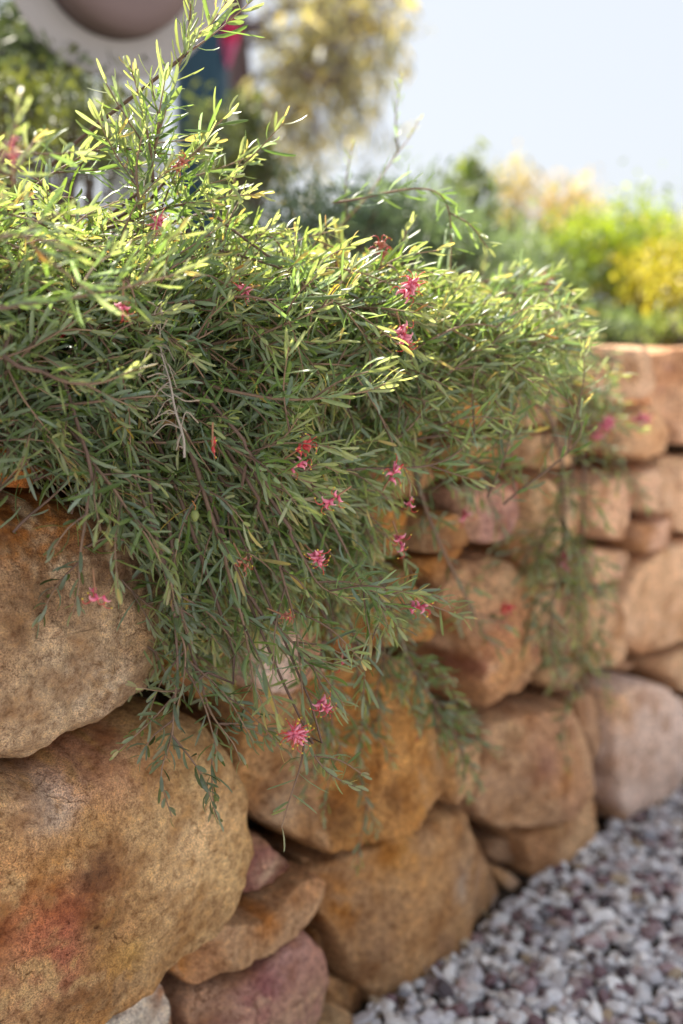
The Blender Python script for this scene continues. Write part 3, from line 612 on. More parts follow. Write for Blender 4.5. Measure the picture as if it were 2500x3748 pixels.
branch(PA, [(940,1850,.9),(1004,2003,.9),(1044,2146,.9),(1076,2258,.9),(1092,2378,.9),(1108,2537,.9),(1120,2700,.9)], 4, r0=.0017, gap=.0058, L=.024)
branch(PA, [(1118,2690,.9),(1100,2800,.9),(1075,2880,.9),(1050,2960,.9),(1030,3030,.9)], 0, r0=.0011, gap=.0125, L=.033, W=0.00387, young=.3, label='thin drooping tip with a few leaves below the brightest flower')
branch(PA, [(1120,2690,.9),(1150,2765,.9),(1200,2825,.9),(1250,2858,.9),(1300,2880,.9)], 1, r0=.0012, gap=.0055, L=.024, young=1.0)
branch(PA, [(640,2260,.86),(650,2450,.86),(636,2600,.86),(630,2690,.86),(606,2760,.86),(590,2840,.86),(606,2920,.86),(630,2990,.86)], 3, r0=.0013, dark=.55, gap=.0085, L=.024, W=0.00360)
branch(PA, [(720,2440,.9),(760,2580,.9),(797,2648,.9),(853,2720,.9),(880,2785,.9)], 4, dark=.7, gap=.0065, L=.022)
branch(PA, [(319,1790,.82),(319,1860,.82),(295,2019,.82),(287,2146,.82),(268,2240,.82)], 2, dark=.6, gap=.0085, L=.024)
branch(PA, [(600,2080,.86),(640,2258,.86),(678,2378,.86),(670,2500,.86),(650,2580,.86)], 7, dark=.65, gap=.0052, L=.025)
branch(PA, [(760,2460,.88),(680,2520,.87),(600,2530,.87),(500,2515,.86)], 1, gap=.0075, L=.020, young=.8)
branch(PA, [(980,2250,.9),(1050,2330,.9),(1130,2400,.9),(1220,2430,.9)], 2, gap=.0055, young=.9)
branch(PA, [(1060,1950,.9),(1130,2080,.9),(1180,2150,.9),(1290,2200,.9)], 3, gap=.0055, young=.9)
branch(PA, [(1180,1850,.93),(1260,2000,.93),(1330,2150,.93),(1400,2240,.94),(1430,2330,.94)], 5, gap=.0052)
branch(PA, [(1290,2350,D(1290,2350,.08)),(1330,2600,D(1330,2600,.07)),(1310,2780,D(1310,2780,.07)),(1340,2930,D(1340,2930,.07)),(1385,3055,D(1385,3055,.07))], 6, gap=.0062, L=.022)
branch(PA, [(1230,2400,D(1230,2400,.09)),(1210,2600,D(1210,2600,.08)),(1260,2780,D(1260,2780,.08))], 5, gap=.0062, L=.022)
branch(PA, [(0,620,.62),(30,520,.62),(70,420,.62),(60,360,.62)], 0, gap=.0052, L=.022, young=.8)
branch(PA, [(-60,900,.66),(40,860,.66),(160,880,.67),(260,900,.68)], 2, gap=.0055)
branch(PA, [(-60,560,.68),(30,640,.7),(100,560,.72),(130,500,.73)], 1, gap=.0052, young=1.0)
branch(PA, [(150,1360,.76),(250,1400,.76),(370,1400,.77),(500,1350,.77)], 1, r0=.0016, gap=.0055, young=.9)
branch(PB, [(1180,900,1.25),(1298,773,1.2),(1370,685,1.2),(1417,614,1.2),(1457,558,1.2),(1505,494,1.2),(1533,440,1.2)], 3, gap=.0085, L=.016, W=.002, ang=40, dark=.9, label='sparse wiry sprig sticking up against the white sky')
branch(PA, [(1100,1130,.98),(1300,1130,.97),(1420,1150,.97),(1560,1190,.97),(1620,1130,.97)], 3, gap=.0055, young=.9)
branch(PA, [(1380,1440,1.0),(1500,1500,1.0),(1600,1560,1.0),(1690,1620,1.0)], 3, gap=.0055)
branch(PB, [(1450,1380,1.1),(1600,1430,1.1),(1720,1420,1.1),(1820,1370,1.1)], 3, gap=.0048, young=.9)
o1 = .07
def along(pts, o): return [(x, y, D(x, y, o)) for x, y in pts]
branch(PB, along([(1480,1560),(1512,1697),(1552,1843),(1605,1980),(1674,2122),(1742,2264),(1786,2342),(1870,2390)], .09), 8, r0=.0030, r1=.0014, gap=.0095, L=.030, tl=(.03, .07), dens=.9, label='long dark trailing stem crossing the coarse orange rock')
branch(PA, along([(1350,1980),(1400,2137),(1429,2225),(1459,2303),(1508,2445),(1561,2528),(1625,2626),(1669,2700),(1720,2800),(1760,2890)], .08), 38, r0=.0030, r1=.0014, gap=.0050, L=.026, tl=(.025, .075), hue=np.array([.10, .18, .05]), label='thick leafy trailing stem hanging past the blocky stone')
branch(PB, along([(1800,1400),(1920,1440),(2013,1534),(2050,1655),(2062,1756),(2066,1857),(2062,1978),(2040,2130),(2015,2280),(2020,2400),(2060,2500)], .10), 30, r0=.0044, r1=.0016, gap=.011, L=.028, tl=(.05, .14), hue=np.array([.16, .19, .07]), label='farthest trailing stem hanging down past pale stones')
branch(PB, along([(2062,1900),(2110,2050),(2170,2150),(2210,2260),(2150,2400),(2090,2500)], .08), 14, gap=.0085, L=.028, tl=(.05, .12), hue=np.array([.18, .22, .07]))
branch(PB, along([(2030,1600),(2120,1560),(2200,1600),(2280,1700),(2260,1800)], .08), 12, gap=.0085, L=.028, tl=(.05, .10), hue=np.array([.15, .2, .10]))
branch(PB, along([(2060,1850),(1990,1960),(1960,2100),(1990,2250),(2000,2400)], .08), 9, gap=.0095, L=.028, tl=(.05, .12), hue=np.array([.17, .18, .08]))
branch(PB, along([(2100,2500),(2070,2600),(2060,2700),(2080,2820)], .07), 2, gap=.0085, L=.022)

branch(PB, along([(1640,1500),(1680,1620),(1760,1730),(1800,1850),(1850,1960)], .08), 6, gap=.0095, r0=.002, r1=.001, tl=(.03, .08))
branch(PB, along([(1880,1450),(1990,1430),(2080,1400),(2190,1440),(2290,1480)], .10), 8, gap=.0075, r0=.002, tl=(.03, .08))
branch(PB, along([(1760,1300),(1880,1310),(1990,1340),(2090,1290),(2200,1330)], .10), 8, gap=.0075, r0=.002, tl=(.03, .08))
branch(PA, along([(1180,2350),(1170,2520),(1200,2660),(1180,2800)], .09), 6, gap=.008, L=.024)
branch(PA, along([(1380,2250),(1400,2400),(1380,2560),(1420,2700)], .07), 6, gap=.008, L=.024)
# --- the bulk of the two shrubs, filling the mound over the wall top
MASK = [(-500,520),(0,620),(180,760),(420,800),(620,800),(900,820),(1020,900),(1180,930),(1300,950),(1500,1010),(1700,1050),(1950,1120),(2080,1190),(2120,1290),(2120,1380),(2040,1450),(1940,1440),(1850,1440),(1720,1480),(1600,1540),(1500,1720),
        (1470,1900),(1430,2100),(1420,2250),(1360,2380),(1290,2330),(1180,2280),(1060,2330),(960,2420),(860,2500),(740,2560),(650,2450),(610,2200),(560,2130),(440,2080),(330,1900),(230,1780),(190,1640),(60,1440),(-500,1380)]
MX = np.array([p[0] for p in MASK]); MY = np.array([p[1] for p in MASK])
def inside(x, y):
    x2, y2 = np.roll(MX, -1), np.roll(MY, -1); cnd = ((MY > y) != (y2 > y)) & (x < (x2 - MX) * (y - MY) / (y2 - MY + 1e-9) + MX); return cnd.sum() % 2 == 1
def O_out(s, z):
    A = np.interp(s, [-.75,-.44,-.2,0,.2,.4,.7,1.1], [.06,.06,.15,.23,.22,.17,.12,.08]); Bz = np.interp(z, [.1,.35,.5,.65,.8,.9,1.0,1.1,1.2,1.3], [.2,.3,.45,.7,1,1,.7,.1,-.7,-1.6])
    return A * Bz
n_fill = 0; tries = 0
while n_fill < 800 and tries < 60000:
    tries += 1
    s = random.uniform(-.8, 1.15); z = random.uniform(.3, 1.22); depth_in = abs(random.gauss(0, .06)); o = O_out(s, z) - depth_in + .01
    if z < TOP and o < .02: o = .02 + random.uniform(0, .04)
    if z >= TOP and random.random() < .35: o -= random.uniform(0, .35)
    T_ = wp(s, o, z); x, y, d = project(T_)
    if d < .45 or not inside(x, y): continue
    if s > .15 and random.random() < np.interp(s, [.05, .3, .6], [.1, .55, .72]): continue
    if z < .72 and random.random() < .3: continue
    if x > 1250 and y > 1450 and random.random() < .45: continue
    plant = PA if s < .38 + random.uniform(-.08, .08) else PB
    below = z < TOP - .04
    L0 = random.uniform(.12, .24)
    if below:                                              # hangs: comes from up-left over the lip and points down and outwards
        d2 = Vector((0, 0, -1)) * random.uniform(.45, 1.2) + WS * random.uniform(-.25, .9) + WN * random.uniform(-.15, .55)
        d1 = WS * random.uniform(-.2, .6) + WN * random.uniform(.2, .7) + Vector((0, 0, random.uniform(-.6, .15)))
    else:
        upk = np.interp(z, [TOP, 1.0, 1.2], [0, .5, 1.1])
        d2 = Vector((0, 0, 1)) * (upk * .8 + random.uniform(-.45, .35)) + WS * random.uniform(-.3, .95) + WN * random.uniform(-.1, .9) * (1.2 - upk * .6)
        d1 = WS * random.uniform(-.2, .6) + WN * random.uniform(.2, .8) + Vector((0, 0, random.uniform(.0, .5)))
    d1.normalize(); d2.normalize()
    p1 = T_ - d2 * L0 * .5; p0 = p1 - d1 * L0 * .5
    for q in (p1, p0):                                     # keep out of the stones
        qs, qo, qz = to_wall(q)
        if qz < TOP and qo < .05: q += WN * (.05 - qo)
    path = smooth_path([p0, p1, T_], .009)
    dim = 1.0
    hue = (OLD * random.uniform(.8, 1.25)) * (np.array([1.1, 1.0, .8]) if random.random() < .4 else np.array([.95, 1, 1.1]))
    far_ = d > 1.15
    cool = s > random.uniform(.05, .35)
    if cool: hue = np.array([.105, .165, .10]) * random.uniform(.85, 1.2)
    spray(path, plant.lv, plant.tb, r0=.0014, r1=.0006, gap=.0068 if not far_ else .0080, L=.035, W=0.00333 if not far_ else .0037, hue=hue, young=.12 if cool else random.choice((.3, .5, .9)), tube_sides=4)
    side_twigs(path, plant.lv, plant.tb, 2, ln=(.03, .08) if z < 1.0 else (.02, .05), gap=.0070 if not far_ else .0085, L=.031, hue=hue, young=.12 if cool else .6, tube_sides=4)
    n_fill += 1

# leaves that show largest become parts of their own, the remainder is one mass per shrub
cands = []
for hi, (plant, tb, lv, lab) in enumerate(hero):
    for k, r in enumerate(lv.rows):
        x, y, d = project(r[0]); x2, y2, _ = project(r[0] + r[1] * r[3])
        if 0 < x < 2500 and 0 < y < 3748: cands.append((math.hypot(x2 - x, y2 - y) * (r[4] / d), hi, k))
cands.sort(reverse=True); single = {}
cnt = {}
for q in cands:
    pl = id(hero[q[1]][0])
    if cnt.get(pl, 0) < 290: cnt[pl] = cnt.get(pl, 0) + 1; single.setdefault(q[1], set()).add(q[2])
for hi, (plant, tb, lv, lab) in enumerate(hero):
    me = tb.mesh('branch'); b = link('branch', me, M_bark, plant.obj, -Vector(plant.obj.location))
    if lab: b['label'] = lab
    own = single.get(hi, set())
    for k in own:
        r = lv.rows[k]; V, f, Cl = leaf_arrays([(np.zeros(3),) + r[1:]])
        lf = link('leaf', np_mesh('leaf', V[0], f, Cl[0]), M_leaf, b); lf.location = tuple(r[0])
    plant.lv.rows += [r for k, r in enumerate(lv.rows) if k not in own]
for plant in (PA, PB):
    o = link('foliage', leaf_mesh('foliage', plant.lv.rows), M_leaf, plant.obj, -Vector(plant.obj.location)); o['kind'] = 'stuff'
    o = link('twigs', plant.tb.mesh('twigs'), M_bark, plant.obj, -Vector(plant.obj.location)); o['kind'] = 'stuff'
print('leaves', len(PA.lv.rows), len(PB.lv.rows), 'fill', n_fill, 'tries', tries)

# --- dry grey twig, seed pods
dt = Tubes(); GR = (.36, .31, .27)
P = [at(x, y, .835) for x, y in ((592,1100),(590,1143),(594,1278),(618,1406),(638,1502),(661,1605),(680,1675))]
P = [Vector(q) + Vector(rng.normal(size=3) * .0012) for q in P]
pth = smooth_path(P, .004); dt.add(pth, np.linspace(.0005, .0012, len(pth)), GR, 5)
for k in range(44):
    i = int(len(pth) * random.random() ** 1.2 * .9) + 2; i = min(i, len(pth) - 3); p = pth[i]; t = unit(pth[i - 1] - pth[i + 1])
    v = unit(np.array([-.8 if random.random() < .7 else .7, -.3, 0]) + rng.normal(size=3) * .45); m = random.choice((random.uniform(.004, .010), random.uniform(.012, .030)))
    q = smooth_path([p, p + (v * .9 + t * random.uniform(-.2, .6)) * m * .5, p + (v * 1.0 + np.array([0, 0, -1]) * random.uniform(-.2, .7)) * m], .003)
    dt.add(q, np.linspace(.0004, random.uniform(.0003, .0009), len(q)), GR, 4, (.34, .27, .20))
o = link('dead_twig', dt.mesh('dead_twig'), M_bark, SH_A, -Vector(SH_A.location)); o['label'] = 'dry grey twig with shrivelled curled leaves'
def pod(px, py, d, r, col, st, lab):
    v = I2[0].copy(); v[:, 2] *= 1.45; v = v * r; v[:, 0] *= 1 + .12 * v[:, 2] / r
    cc = np.tile(np.array(col), (len(v), 1)); o = link('seed_pod', np_mesh('seed_pod', v, I2[1], cc), M_petal, SH_A, at(px, py, d) - Vector(SH_A.location)); o['label'] = lab
    t = Tubes(); t.add(smooth_path([(0, 0, r * 1.3), (.001, 0, r * 2.2), (-.002, 0, r * 3.6)], .002), .0005, st, 5); link('pod_stalk', t.mesh('pod_stalk'), M_bark, o)
pod(713, 1888, .84, .0036, (.17, .2, .06), (.35, .16, .05), 'plump green seed pod')
pod(668, 832, .87, .0026, (.03, .022, .02), (.05, .04, .03), 'black dried seed pod'); pod(690, 852, .87, .0026, (.03, .022, .02), (.05, .04, .03), 'black dried seed pod'); pod(738, 842, .88, .0024, (.03, .022, .02), (.05, .04, .03), 'black dried seed pod')

# --- spider flowers
def floret_mesh(kind):
    t = Tubes()
    deep, pale = {'pink': ((.52, .02, .10), (.78, .34, .42)), 'red': ((.50, .015, .03), (.62, .12, .12)), 'dull': ((.30, .05, .04), (.42, .22, .14))}[kind]
    ax = smooth_path([(0, 0, 0), (0, .0015, .004), (.0, .0005, .008), (0, -.003, .0105), (0, -.0055, .0095)], .0007)
    n = len(ax); u = np.linspace(0, 1, n); rad = .0008 + .0021 * np.sin(np.clip(u * 1.25, 0, 1) * math.pi) ** .8 * (1 - .35 * u); rad[-1] = .0002
    t.add(ax, rad, deep, 7, pale)
    st = smooth_path([(0, -.001, .007), (0, .0035, .0105), (0, .0052, .0145), (0, .003, .018), (0, -.002, .0195)], .0012)
    t.add(st, np.linspace(.0006, .0004, len(st)), (.55, .03, .05), 5, (.6, .06, .06))
    tp = smooth_path([(0, -.002, .0195), (0, -.0034, .0194), (0, -.0042, .0190)], .0005); t.add(tp, np.array([.0006] + [.001] * (len(tp) - 2) + [.0003]), (.65, .5, .06), 6)
    return t.mesh('floret')
FL = {k: floret_mesh(k) for k in ('pink', 'red', 'dull')}
from mathutils import Matrix
def flower(px, py, d, n, kind='pink', size=1.0, axis=(0, 0, -1), plant=None, label=None):
    n = n if n < 4 else int(n * 1.2)
    plant = plant or (SH_A if px < 1620 else SH_B); base = at(px, py, d); ax = Vector(axis).normalized(); q = ax.to_track_quat('Z', 'Y')
    t = Tubes(); L = .012 * size * (1 if n > 3 else .5); t.add(np.array([(0, 0, -.014), (0, 0, -.006), (0, 0, 0), (0, 0, L)]), .0009, (.3, .16, .09), 5)
    o = link('flower', t.mesh('flower'), M_bark, plant, base - Vector(plant.location)); o.rotation_mode = 'QUATERNION'; o.rotation_quaternion = q
    if label: o['label'] = label
    for k in range(n):
        f = link('floret', FL[kind], M_petal, o); u = k / max(1, n - 1); f.location = (0, 0, L * u)
        tilt = R(random.uniform(50, 85) - 35 * u); ph = k * 2.4 + random.uniform(-.3, .3)
        f.rotation_euler = (Matrix.Rotation(ph, 3, 'Z') @ Matrix.Rotation(tilt, 3, 'X') @ Matrix.Rotation(random.uniform(-.5, .5), 3, 'Z')).to_euler(); f.scale = (size * random.uniform(.60, .84),) * 3
    return o
for a_ in [(1102,2690,.875,20,'pink',1.05,(-.2,-.5,.3),'fullest crimson and white spider flower hanging over the orange boulder'),(1165,2565,.88,9,'pink',.9,(.4,-.5,-.2),None),(565,825,.87,9,'pink',.95,(.3,-.6,.1),'bright pink flower at the foot of the tall shoot'),
           (640,612,.87,7,'dull',.8,(.5,-.4,.2),'reddish flower bud on the tall shoot'),(450,1090,.79,6,'pink',.9,(0,-.4,-1),None),(910,1078,.88,7,'pink',.9,(-.2,-.5,.2),None),(1480,1078,.92,13,'pink',1.15,(.2,-.4,.3),'large pink flower on the far side of the bush'),
           (1395,950,.98,8,'dull',1.0,(0,-.3,1),None),(1465,1190,.93,10,'pink',1.1,(.2,-.4,-.8),None),(1230,975,.98,4,'dull',.8,(0,0,1),None),(778,1608,.82,2,'red',1.0,(0,-.2,-1),'single red flower hanging by a dry twig'),
           (1065,1715,.86,5,'pink',.9,(.6,-.3,.3),None),(1085,1650,.86,6,'red',.9,(.7,-.3,.5),None),(1240,1812,.86,5,'pink',.9,(-.5,-.3,-.3),None),(1425,1755,.93,5,'pink',1.1,(.3,-.3,.6),None),(1455,1955,.96,5,'pink',.9,(.2,-.3,-.5),None),
           (1143,2022,.87,9,'pink',.95,(.3,-.5,-.2),'rounded crimson flower among the hanging leaves'),(347,2148,.80,2,'pink',.85,(.1,-.2,-1),None),(380,2176,.80,2,'pink',.85,(-.6,-.2,-.3),'tiny pink flower over the coarse grey boulder'),
           (1500,2225,.94,7,'pink',1.0,(.8,-.3,.2),None),(1540,2672,D(1540,2672,.1),3,'dull',.8,(0,-.5,-1),None),(1830,2235,D(1830,2235,.11),8,'red',1.1,(.6,-.3,.4),None),(1700,1862,D(1700,1862,.1),3,'pink',1.2,(0,-.3,-1),None),
           (1875,1745,D(1875,1745,.1),4,'dull',1.1,(0,-.3,-1),None),(2070,2022,D(2070,2022,.12),4,'pink',1.3,(0,-.3,-1),None),(2140,2175,D(2140,2175,.1),4,'pink',1.2,(0,-.3,-1),None),(1985,1052,1.5,6,'pink',1.5,(0,-.5,.5),None),
           (2215,1550,D(2215,1550,.12),8,'pink',1.5,(0,-.6,.1),None),(2325,1535,D(2325,1535,.1),8,'pink',1.5,(.3,-.6,.1),None),(2180,1580,D(2180,1580,.1),5,'pink',1.3,(0,-.6,-.1),None),(1500,1822,.96,3,'pink',.8,(0,0,-1),None),
           (880,2038,.86,5,'dull',.7,(.3,-.3,-.5),None),(1030,2248,.87,8,'dull',.5,(.9,-.3,-.3),None),(45,600,.64,6,'pink',.9,(.1,-.3,1),None),(230,1205,.86,3,'red',.8,(0,-.3,-1),None),(1250,2400,.95,3,'pink',.8,(0,-.3,-1),None)]:
    flower(*a_[:7], label=a_[7])

lr = []
for k in range(520):
    s_ = random.uniform(-.3, 1.6); o_ = .05 + abs(random.gauss(0, .05)) if k < 330 else random.uniform(.05, .6)
    if o_ > .62: continue
    th = random.uniform(0, 6.28); lr.append((np.array(wp(s_, o_, .024 + random.uniform(-.006, .006))), np.array([math.cos(th), math.sin(th), random.uniform(-.25, .3)]), np.array([random.uniform(-.5, .5), random.uniform(-.5, .5), 1]),
               random.uniform(.012, .03), random.uniform(.0025, .005), random.uniform(-.8, .9), np.array(random.choice(((.16, .10, .06), (.09, .06, .045), (.22, .16, .10), (.06, .04, .04)))) * random.uniform(.7, 1.2)))
o = link('leaf_litter', leaf_mesh('leaf_litter', lr), M_bark, ground); o['kind'] = 'stuff'

# ------------------------------------------------------------------ background planting
def bush(name, centre, radii, n, col_a, col_b, label, cat='shrub', leaf=(.035, .011), stems=7, spikes=0, group=None, base=None, hollow=.5):
    cx = Vector(centre); base = base if base is not None else Vector((cx.x, cx.y, .85)); root = empty(name, base); tag(root, label, cat, group)
    tb = Tubes(); rows = []; ca, cb = np.array(col_a), np.array(col_b)
    hubs = []
    for k in range(stems * 4):
        v = unit(rng.normal(size=3)); v[2] = abs(v[2]) * 1.0 - .15; h = np.array(cx) + v * np.array(radii) * random.uniform(.35, .95); hubs.append(h)
        q = smooth_path([np.array(base), np.array(base) * .5 + h * .5 + rng.normal(size=3) * .03, h], .05); tb.add(q, np.linspace(.008, .002, len(q)), (.13, .09, .07), 4)
    for k in range(spikes):
        th = random.uniform(0, 6.28); h = np.array(cx) + np.array([math.cos(th) * radii[0] * random.uniform(.1, .9), math.sin(th) * radii[1] * random.uniform(0, .8), radii[2] * random.uniform(.95, 1.35)])
        q = smooth_path([np.array(cx), h * .5 + np.array(cx) * .5, h], .03); tb.add(q, np.linspace(.004, .0015, len(q)), (.14, .1, .07), 4); hubs += [q[int(len(q) * u)] for u in (.6, .75, .9)] + [q[-1]]
    sc = float(np.mean(radii)) * .20; H = np.array(hubs)
    for k in range(n):
        h = H[random.randrange(len(H))]; p = h + rng.normal(size=3) * sc; d = unit(rng.normal(size=3) + [0, 0, .5]); m = random.random()
        rows.append((p, d, unit(rng.normal(size=3) + [0, 0, .8]), leaf[0] * random.uniform(.6, 1.3), leaf[1] * random.uniform(.7, 1.3), random.uniform(-.4, .8), (ca * (1 - m) + cb * m) * random.uniform(.7, 1.25)))
    o = link('stems', tb.mesh('stems'), M_bark, root, -base); o = link('crown', leaf_mesh('crown', rows), M_bush, root, -base); return root
G = 'garden shrubs beyond the wall'
def gx(px, py, d): return at(px, py, d)
bush('garden_shrub', gx(2290,1010,3.0), (.30,.35,.19), 6500, (.15,.23,.015), (.30,.34,.02), 'bright yellow green shrub glowing behind the far capstones', group=G, leaf=(.020,.009))
bush('garden_shrub', gx(2560,1060,2.7), (.26,.3,.17), 4800, (.34,.32,.04), (.48,.38,.06), 'golden yellow shrub cut by the right edge', group=G, leaf=(.020,.009))
bush('garden_shrub', gx(1960,1050,2.9), (.20,.3,.14), 1700, (.08,.12,.035), (.16,.2,.05), 'mid green shrub between the grevillea and yellow shrub', group=G)
bush('garden_shrub', gx(1710,880,2.6), (.08,.12,.15), 600, (.05,.09,.02), (.17,.2,.04), 'narrow upright dark green shrub against the sky', group=G, spikes=4)
bush('garden_shrub', gx(1540,900,2.3), (.14,.2,.09), 500, (.07,.10,.05), (.11,.15,.08), 'thin airy green shrub left of the upright one', group=G, spikes=6, leaf=(.026,.004))
bush('garden_shrub', gx(2090,870,4.2), (.24,.3,.15), 900, (.40,.27,.15), (.45,.34,.2), 'pale orange brown shrub above the yellow shrub', group=G, spikes=5)
bush('garden_shrub', gx(1870,840,4.0), (.12,.2,.17), 380, (.42,.30,.18), (.3,.26,.12), 'wispy straw coloured shrub with thin spikes', group=G, spikes=6)
bush('garden_shrub', gx(2380,960,4.6), (.25,.3,.12), 500, (.14,.16,.09), (.22,.2,.12), 'grey green shrub far back at right', group=G, spikes=5)
bush('garden_shrub', gx(1120,860,1.75), (.16,.2,.045), 700, (.065,.10,.06), (.10,.14,.08), 'soft blue green shrub behind the grevillea crest', group=G, spikes=8, leaf=(.028,.004))
bush('garden_shrub', gx(1480,1000,2.0), (.22,.25,.09), 1900, (.065,.10,.06), (.10,.15,.08), 'grey green feathery shrub behind the wall middle', group=G, spikes=5, leaf=(.028,.005))
bush('garden_shrub', gx(1290,930,1.62), (.13,.14,.05), 800, (.09,.14,.10), (.14,.19,.14), 'wispy blue green shrub just behind the tip of the crest', group=G, spikes=11, leaf=(.026,.0042))
bush('garden_shrub', gx(1690,1010,1.95), (.17,.18,.06), 1300, (.09,.14,.10), (.14,.19,.12), 'wispy blue green shrub nearest the far trailing stem', group=G, spikes=11, leaf=(.026,.0045))
bush('garden_shrub', gx(1820,1050,2.35), (.20,.25,.06), 1500, (.10,.15,.10), (.15,.20,.13), 'hazy grey green shrub between feathery shrub and yellow shrub', group=G, spikes=9, leaf=(.024,.005))
bush('garden_shrub', gx(2180,1220,2.25), (.12,.10,.03), 900, (.11,.16,.09), (.20,.25,.11), 'low grey green plant on the soil behind rounded capstone', group=G, leaf=(.028,.006))
bush('garden_shrub', gx(2480,1225,2.25), (.14,.10,.03), 600, (.10,.15,.05), (.24,.26,.06), 'low green plant behind the blocky end capstone', group=G, leaf=(.024,.006))
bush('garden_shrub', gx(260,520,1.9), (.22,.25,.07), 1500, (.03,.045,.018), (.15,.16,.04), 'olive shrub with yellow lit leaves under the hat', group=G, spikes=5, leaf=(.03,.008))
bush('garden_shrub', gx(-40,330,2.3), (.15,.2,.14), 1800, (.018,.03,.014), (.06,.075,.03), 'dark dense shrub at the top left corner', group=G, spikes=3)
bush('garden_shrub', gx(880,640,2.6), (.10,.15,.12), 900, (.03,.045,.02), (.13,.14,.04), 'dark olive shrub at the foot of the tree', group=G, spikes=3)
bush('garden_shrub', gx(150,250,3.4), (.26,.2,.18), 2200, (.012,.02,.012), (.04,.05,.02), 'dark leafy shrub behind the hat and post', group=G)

# the eucalyptus
def tree():
    base = Vector(gx(905, 1000, 5.5)); base.z = .8; root = empty('gum_tree', base); tag(root, 'tall gum tree with dark trunk and sparse golden leaves against white sky', 'tree')
    tb = Tubes(); up = lambda px, py, d=5.5: np.array(gx(px, py, d))
    BR = (.13, .085, .085)
    tr = smooth_path([np.array(base), up(890, 500), up(870, 200), up(862, 0), up(850, -300), up(820, -700, 5.6)], .12); tb.add(tr, np.linspace(.10, .045, len(tr)), BR, 10)
    o = link('trunk', tb.mesh('trunk'), M_bark, root, -base)
    rows = []
    limbs = [[(865,120),(980,60),(1130,10),(1300,-30),(1480,-60)], [(868,180),(960,150),(1100,190),(1250,140),(1420,60)], [(880,330),(960,270),(1060,260),(1180,300),(1280,330)], [(885,420),(940,420),(1000,480),(1080,540)], [(885,300),(960,380),(1040,420),(1150,400)], [(875,100),(1000,120),(1150,110),(1290,60),(1420,120)], [(862,-60),(950,-150),(1150,-120),(1350,-150)],
             [(860,-200),(760,-280),(600,-300),(450,-250)], [(855,-250),(950,-420),(1150,-500),(1350,-480)], [(1100,190),(1180,240),(1270,230)], [(1130,10),(1220,60),(1330,90)], [(850,-400),(720,-560),(600,-600)]]
    for k, l_ in enumerate(limbs):
        dd = [5.5 + random.uniform(-.4, .4) * i / 2 for i in range(len(l_))]
        pth = smooth_path([up(x, y, d_) for (x, y), d_ in zip(l_, dd)], .06); t2 = Tubes(); t2.add(pth, np.linspace(.024, .005, len(pth)), BR, 6)
        tw = []
        for _ in range(28):
            i = random.randrange(len(pth) // 4, len(pth)); p = pth[i]; v = unit(rng.normal(size=3) + [0, 0, -.35]); ln = random.uniform(.12, .38); q = smooth_path([p, p + v * ln * .5, p + v * ln + [0, 0, -.08]], .04)
            t2.add(q, np.linspace(.006, .002, len(q)), BR, 4); tw.append(q)
        link('limb', t2.mesh('limb'), M_bark, root, -base)
        for q in tw:
            ctr = [q[-1], q[len(q) // 2] + rng.normal(size=3) * .05]
            for _ in range(6):
                p = random.choice(ctr) + rng.normal(size=3) * .065; c = np.array(random.choice(((.50, .38, .12), (.42, .36, .20), (.24, .22, .11), (.42, .36, .28), (.14, .13, .1), (.32, .29, .23))))
                rows.append((p, unit(rng.normal(size=3) * .7 + [0, 0, -1]), unit(rng.normal(size=3)), random.uniform(.07, .13), random.uniform(.014, .024), random.uniform(-.3, .5), c * random.uniform(.8, 1.2)))
    link('crown', leaf_mesh('crown', rows), M_bush, root, -base)
tree()

# hat on a post, teal drum, pink cloth
def lathe(name, prof, seg, col, m, parent, loc=(0, 0, 0)):
    v, f = [], []
    for r, z in prof:
        for k in range(seg): th = 2 * math.pi * k / seg; v.append((r * math.cos(th), r * math.sin(th), z))
    for i in range(len(prof) - 1):
        for k in range(seg): k2 = (k + 1) % seg; f.append((i * seg + k, i * seg + k2, (i + 1) * seg + k2, (i + 1) * seg + k))
    return link(name, np_mesh(name, np.array(v), np.array(f), np.tile(np.array(col), (len(v), 1))), m, parent, loc)
M_felt = plain_vcol('felt', .9, .15, 500, .35, .0005); M_paint = plain_vcol('white_paint', .55, .35, 120, .2, .0006); M_plastic = plain_vcol('teal_plastic', .4, .4, 60, .3, .0005); M_cloth = plain_vcol('pink_cloth', .85, .15, 150, .3, .0006)
hd = 1.8
hat = empty('sun_hat', gx(415, -175, hd)); tag(hat, 'taupe wide brimmed hat with pale brim hung in front of the white post', 'hat')
lathe('brim', [(.12, .004), (.16, .0), (.19, .004), (.212, .016), (.212, .020), (.19, .008), (.16, .004), (.12, .008)], 64, (.42, .40, .41), M_felt, hat)
cr = lathe('crown', [(.142, .006), (.143, .03), (.138, .065), (.128, .088), (.10, .096), (.05, .088), (.0005, .078)], 64, (.19, .14, .14), M_felt, hat)
lathe('hat_band', [(.1435, .006), (.145, .008), (.1445, .026), (.143, .028)], 64, (.09, .07, .075), M_felt, hat)
hat.rotation_euler = Vector((.50, -.80, -.20)).to_track_quat('Z', 'Y').to_euler()
def box(name, size, col, m, parent, loc=(0, 0, 0), bev=.004):
    import bmesh
    bm = bmesh.new(); bmesh.ops.create_cube(bm, size=1); bmesh.ops.scale(bm, vec=size, verts=bm.verts); bmesh.ops.bevel(bm, geom=bm.edges[:], offset=bev, segments=2, affect='EDGES')
    me = bpy.data.meshes.new(name); bm.to_mesh(me); bm.free(); a = me.color_attributes.new('Col', 'FLOAT_COLOR', 'POINT'); a.data.foreach_set('color', np.tile([*col, 1.0], len(me.vertices)).astype(np.float32))
    return link(name, me, m, parent, loc)
pc = gx(525, 200, 2.25)
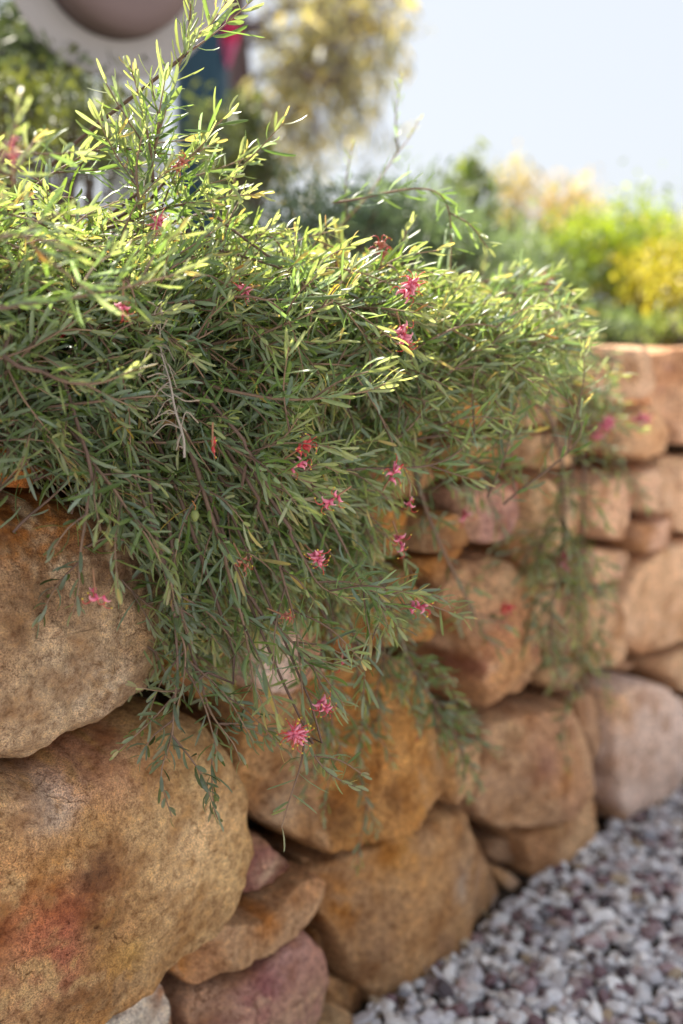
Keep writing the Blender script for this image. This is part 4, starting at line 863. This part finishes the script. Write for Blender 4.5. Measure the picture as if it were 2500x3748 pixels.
post = empty('garden_post', (pc.x, pc.y, .84)); tag(post, 'white painted timber post standing behind the shrub at upper left', 'post')
box('post_shaft', (.075, .075, 1.6), (.66, .68, .72), M_paint, post, (0, 0, .8)); box('post_base', (.10, .10, .12), (.6, .62, .65), M_paint, post, (0, 0, .06)); box('post_rail', (.045, .05, 1.5), (.62, .63, .66), M_paint, post, (-.075, .012, .75))
dc = gx(745, 560, 3.4)
drum = empty('garden_drum', (dc.x, dc.y, .84)); tag(drum, 'dark teal plastic drum standing between white post and tree trunk', 'drum')
hgt = gx(745, 120, 3.4).z - .84
lathe('drum_body', [(.001, .0), (.088, .0), (.092, .02), (.092, hgt * .3), (.096, hgt * .32), (.096, hgt * .35), (.092, hgt * .37), (.092, hgt * .66), (.096, hgt * .68), (.096, hgt * .71), (.092, hgt * .73), (.09, hgt - .02), (.08, hgt)], 40, (.004, .035, .06), M_plastic, drum)
lathe('drum_lid', [(.094, hgt - .012), (.097, hgt - .01), (.097, hgt + .01), (.09, hgt + .016), (.001, hgt + .018)], 40, (.012, .035, .07), M_plastic, drum)
def cloth():
    c0 = gx(820, 160, 3.3); v, f = [], []; nu, nv = 26, 22
    for i in range(nu):
        for j in range(nv):
            u, w_ = i / (nu - 1), j / (nv - 1); hw = .022 + .012 * math.sin(w_ * 3.1 + 1); v.append(((u - .5) * 2 * hw + .02 * (1 - w_), .012 * math.sin(u * 19 + w_ * 2) + .005 * math.sin(w_ * 9), .065 - w_ * .13 - .012 * math.cos(u * 6)))
    n = len(v); v += [(x, y + .003, z) for x, y, z in v]
    for i in range(nu - 1):
        for j in range(nv - 1): a_, b_ = i * nv + j, (i + 1) * nv + j; f.append((a_, b_, b_ + 1, a_ + 1)); f.append((n + a_ + 1, n + b_ + 1, n + b_, n + a_))
    cols = np.array([(.60, .05, .14) if z > .0 else (.56, .14, .27) for x, y, z in v]); o = link('pink_cloth', np_mesh('pink_cloth', np.array(v), np.array(f), cols), M_cloth, None, c0)
    tag(o, 'small bright pink cloth hanging beside the teal drum', 'cloth')
cloth()
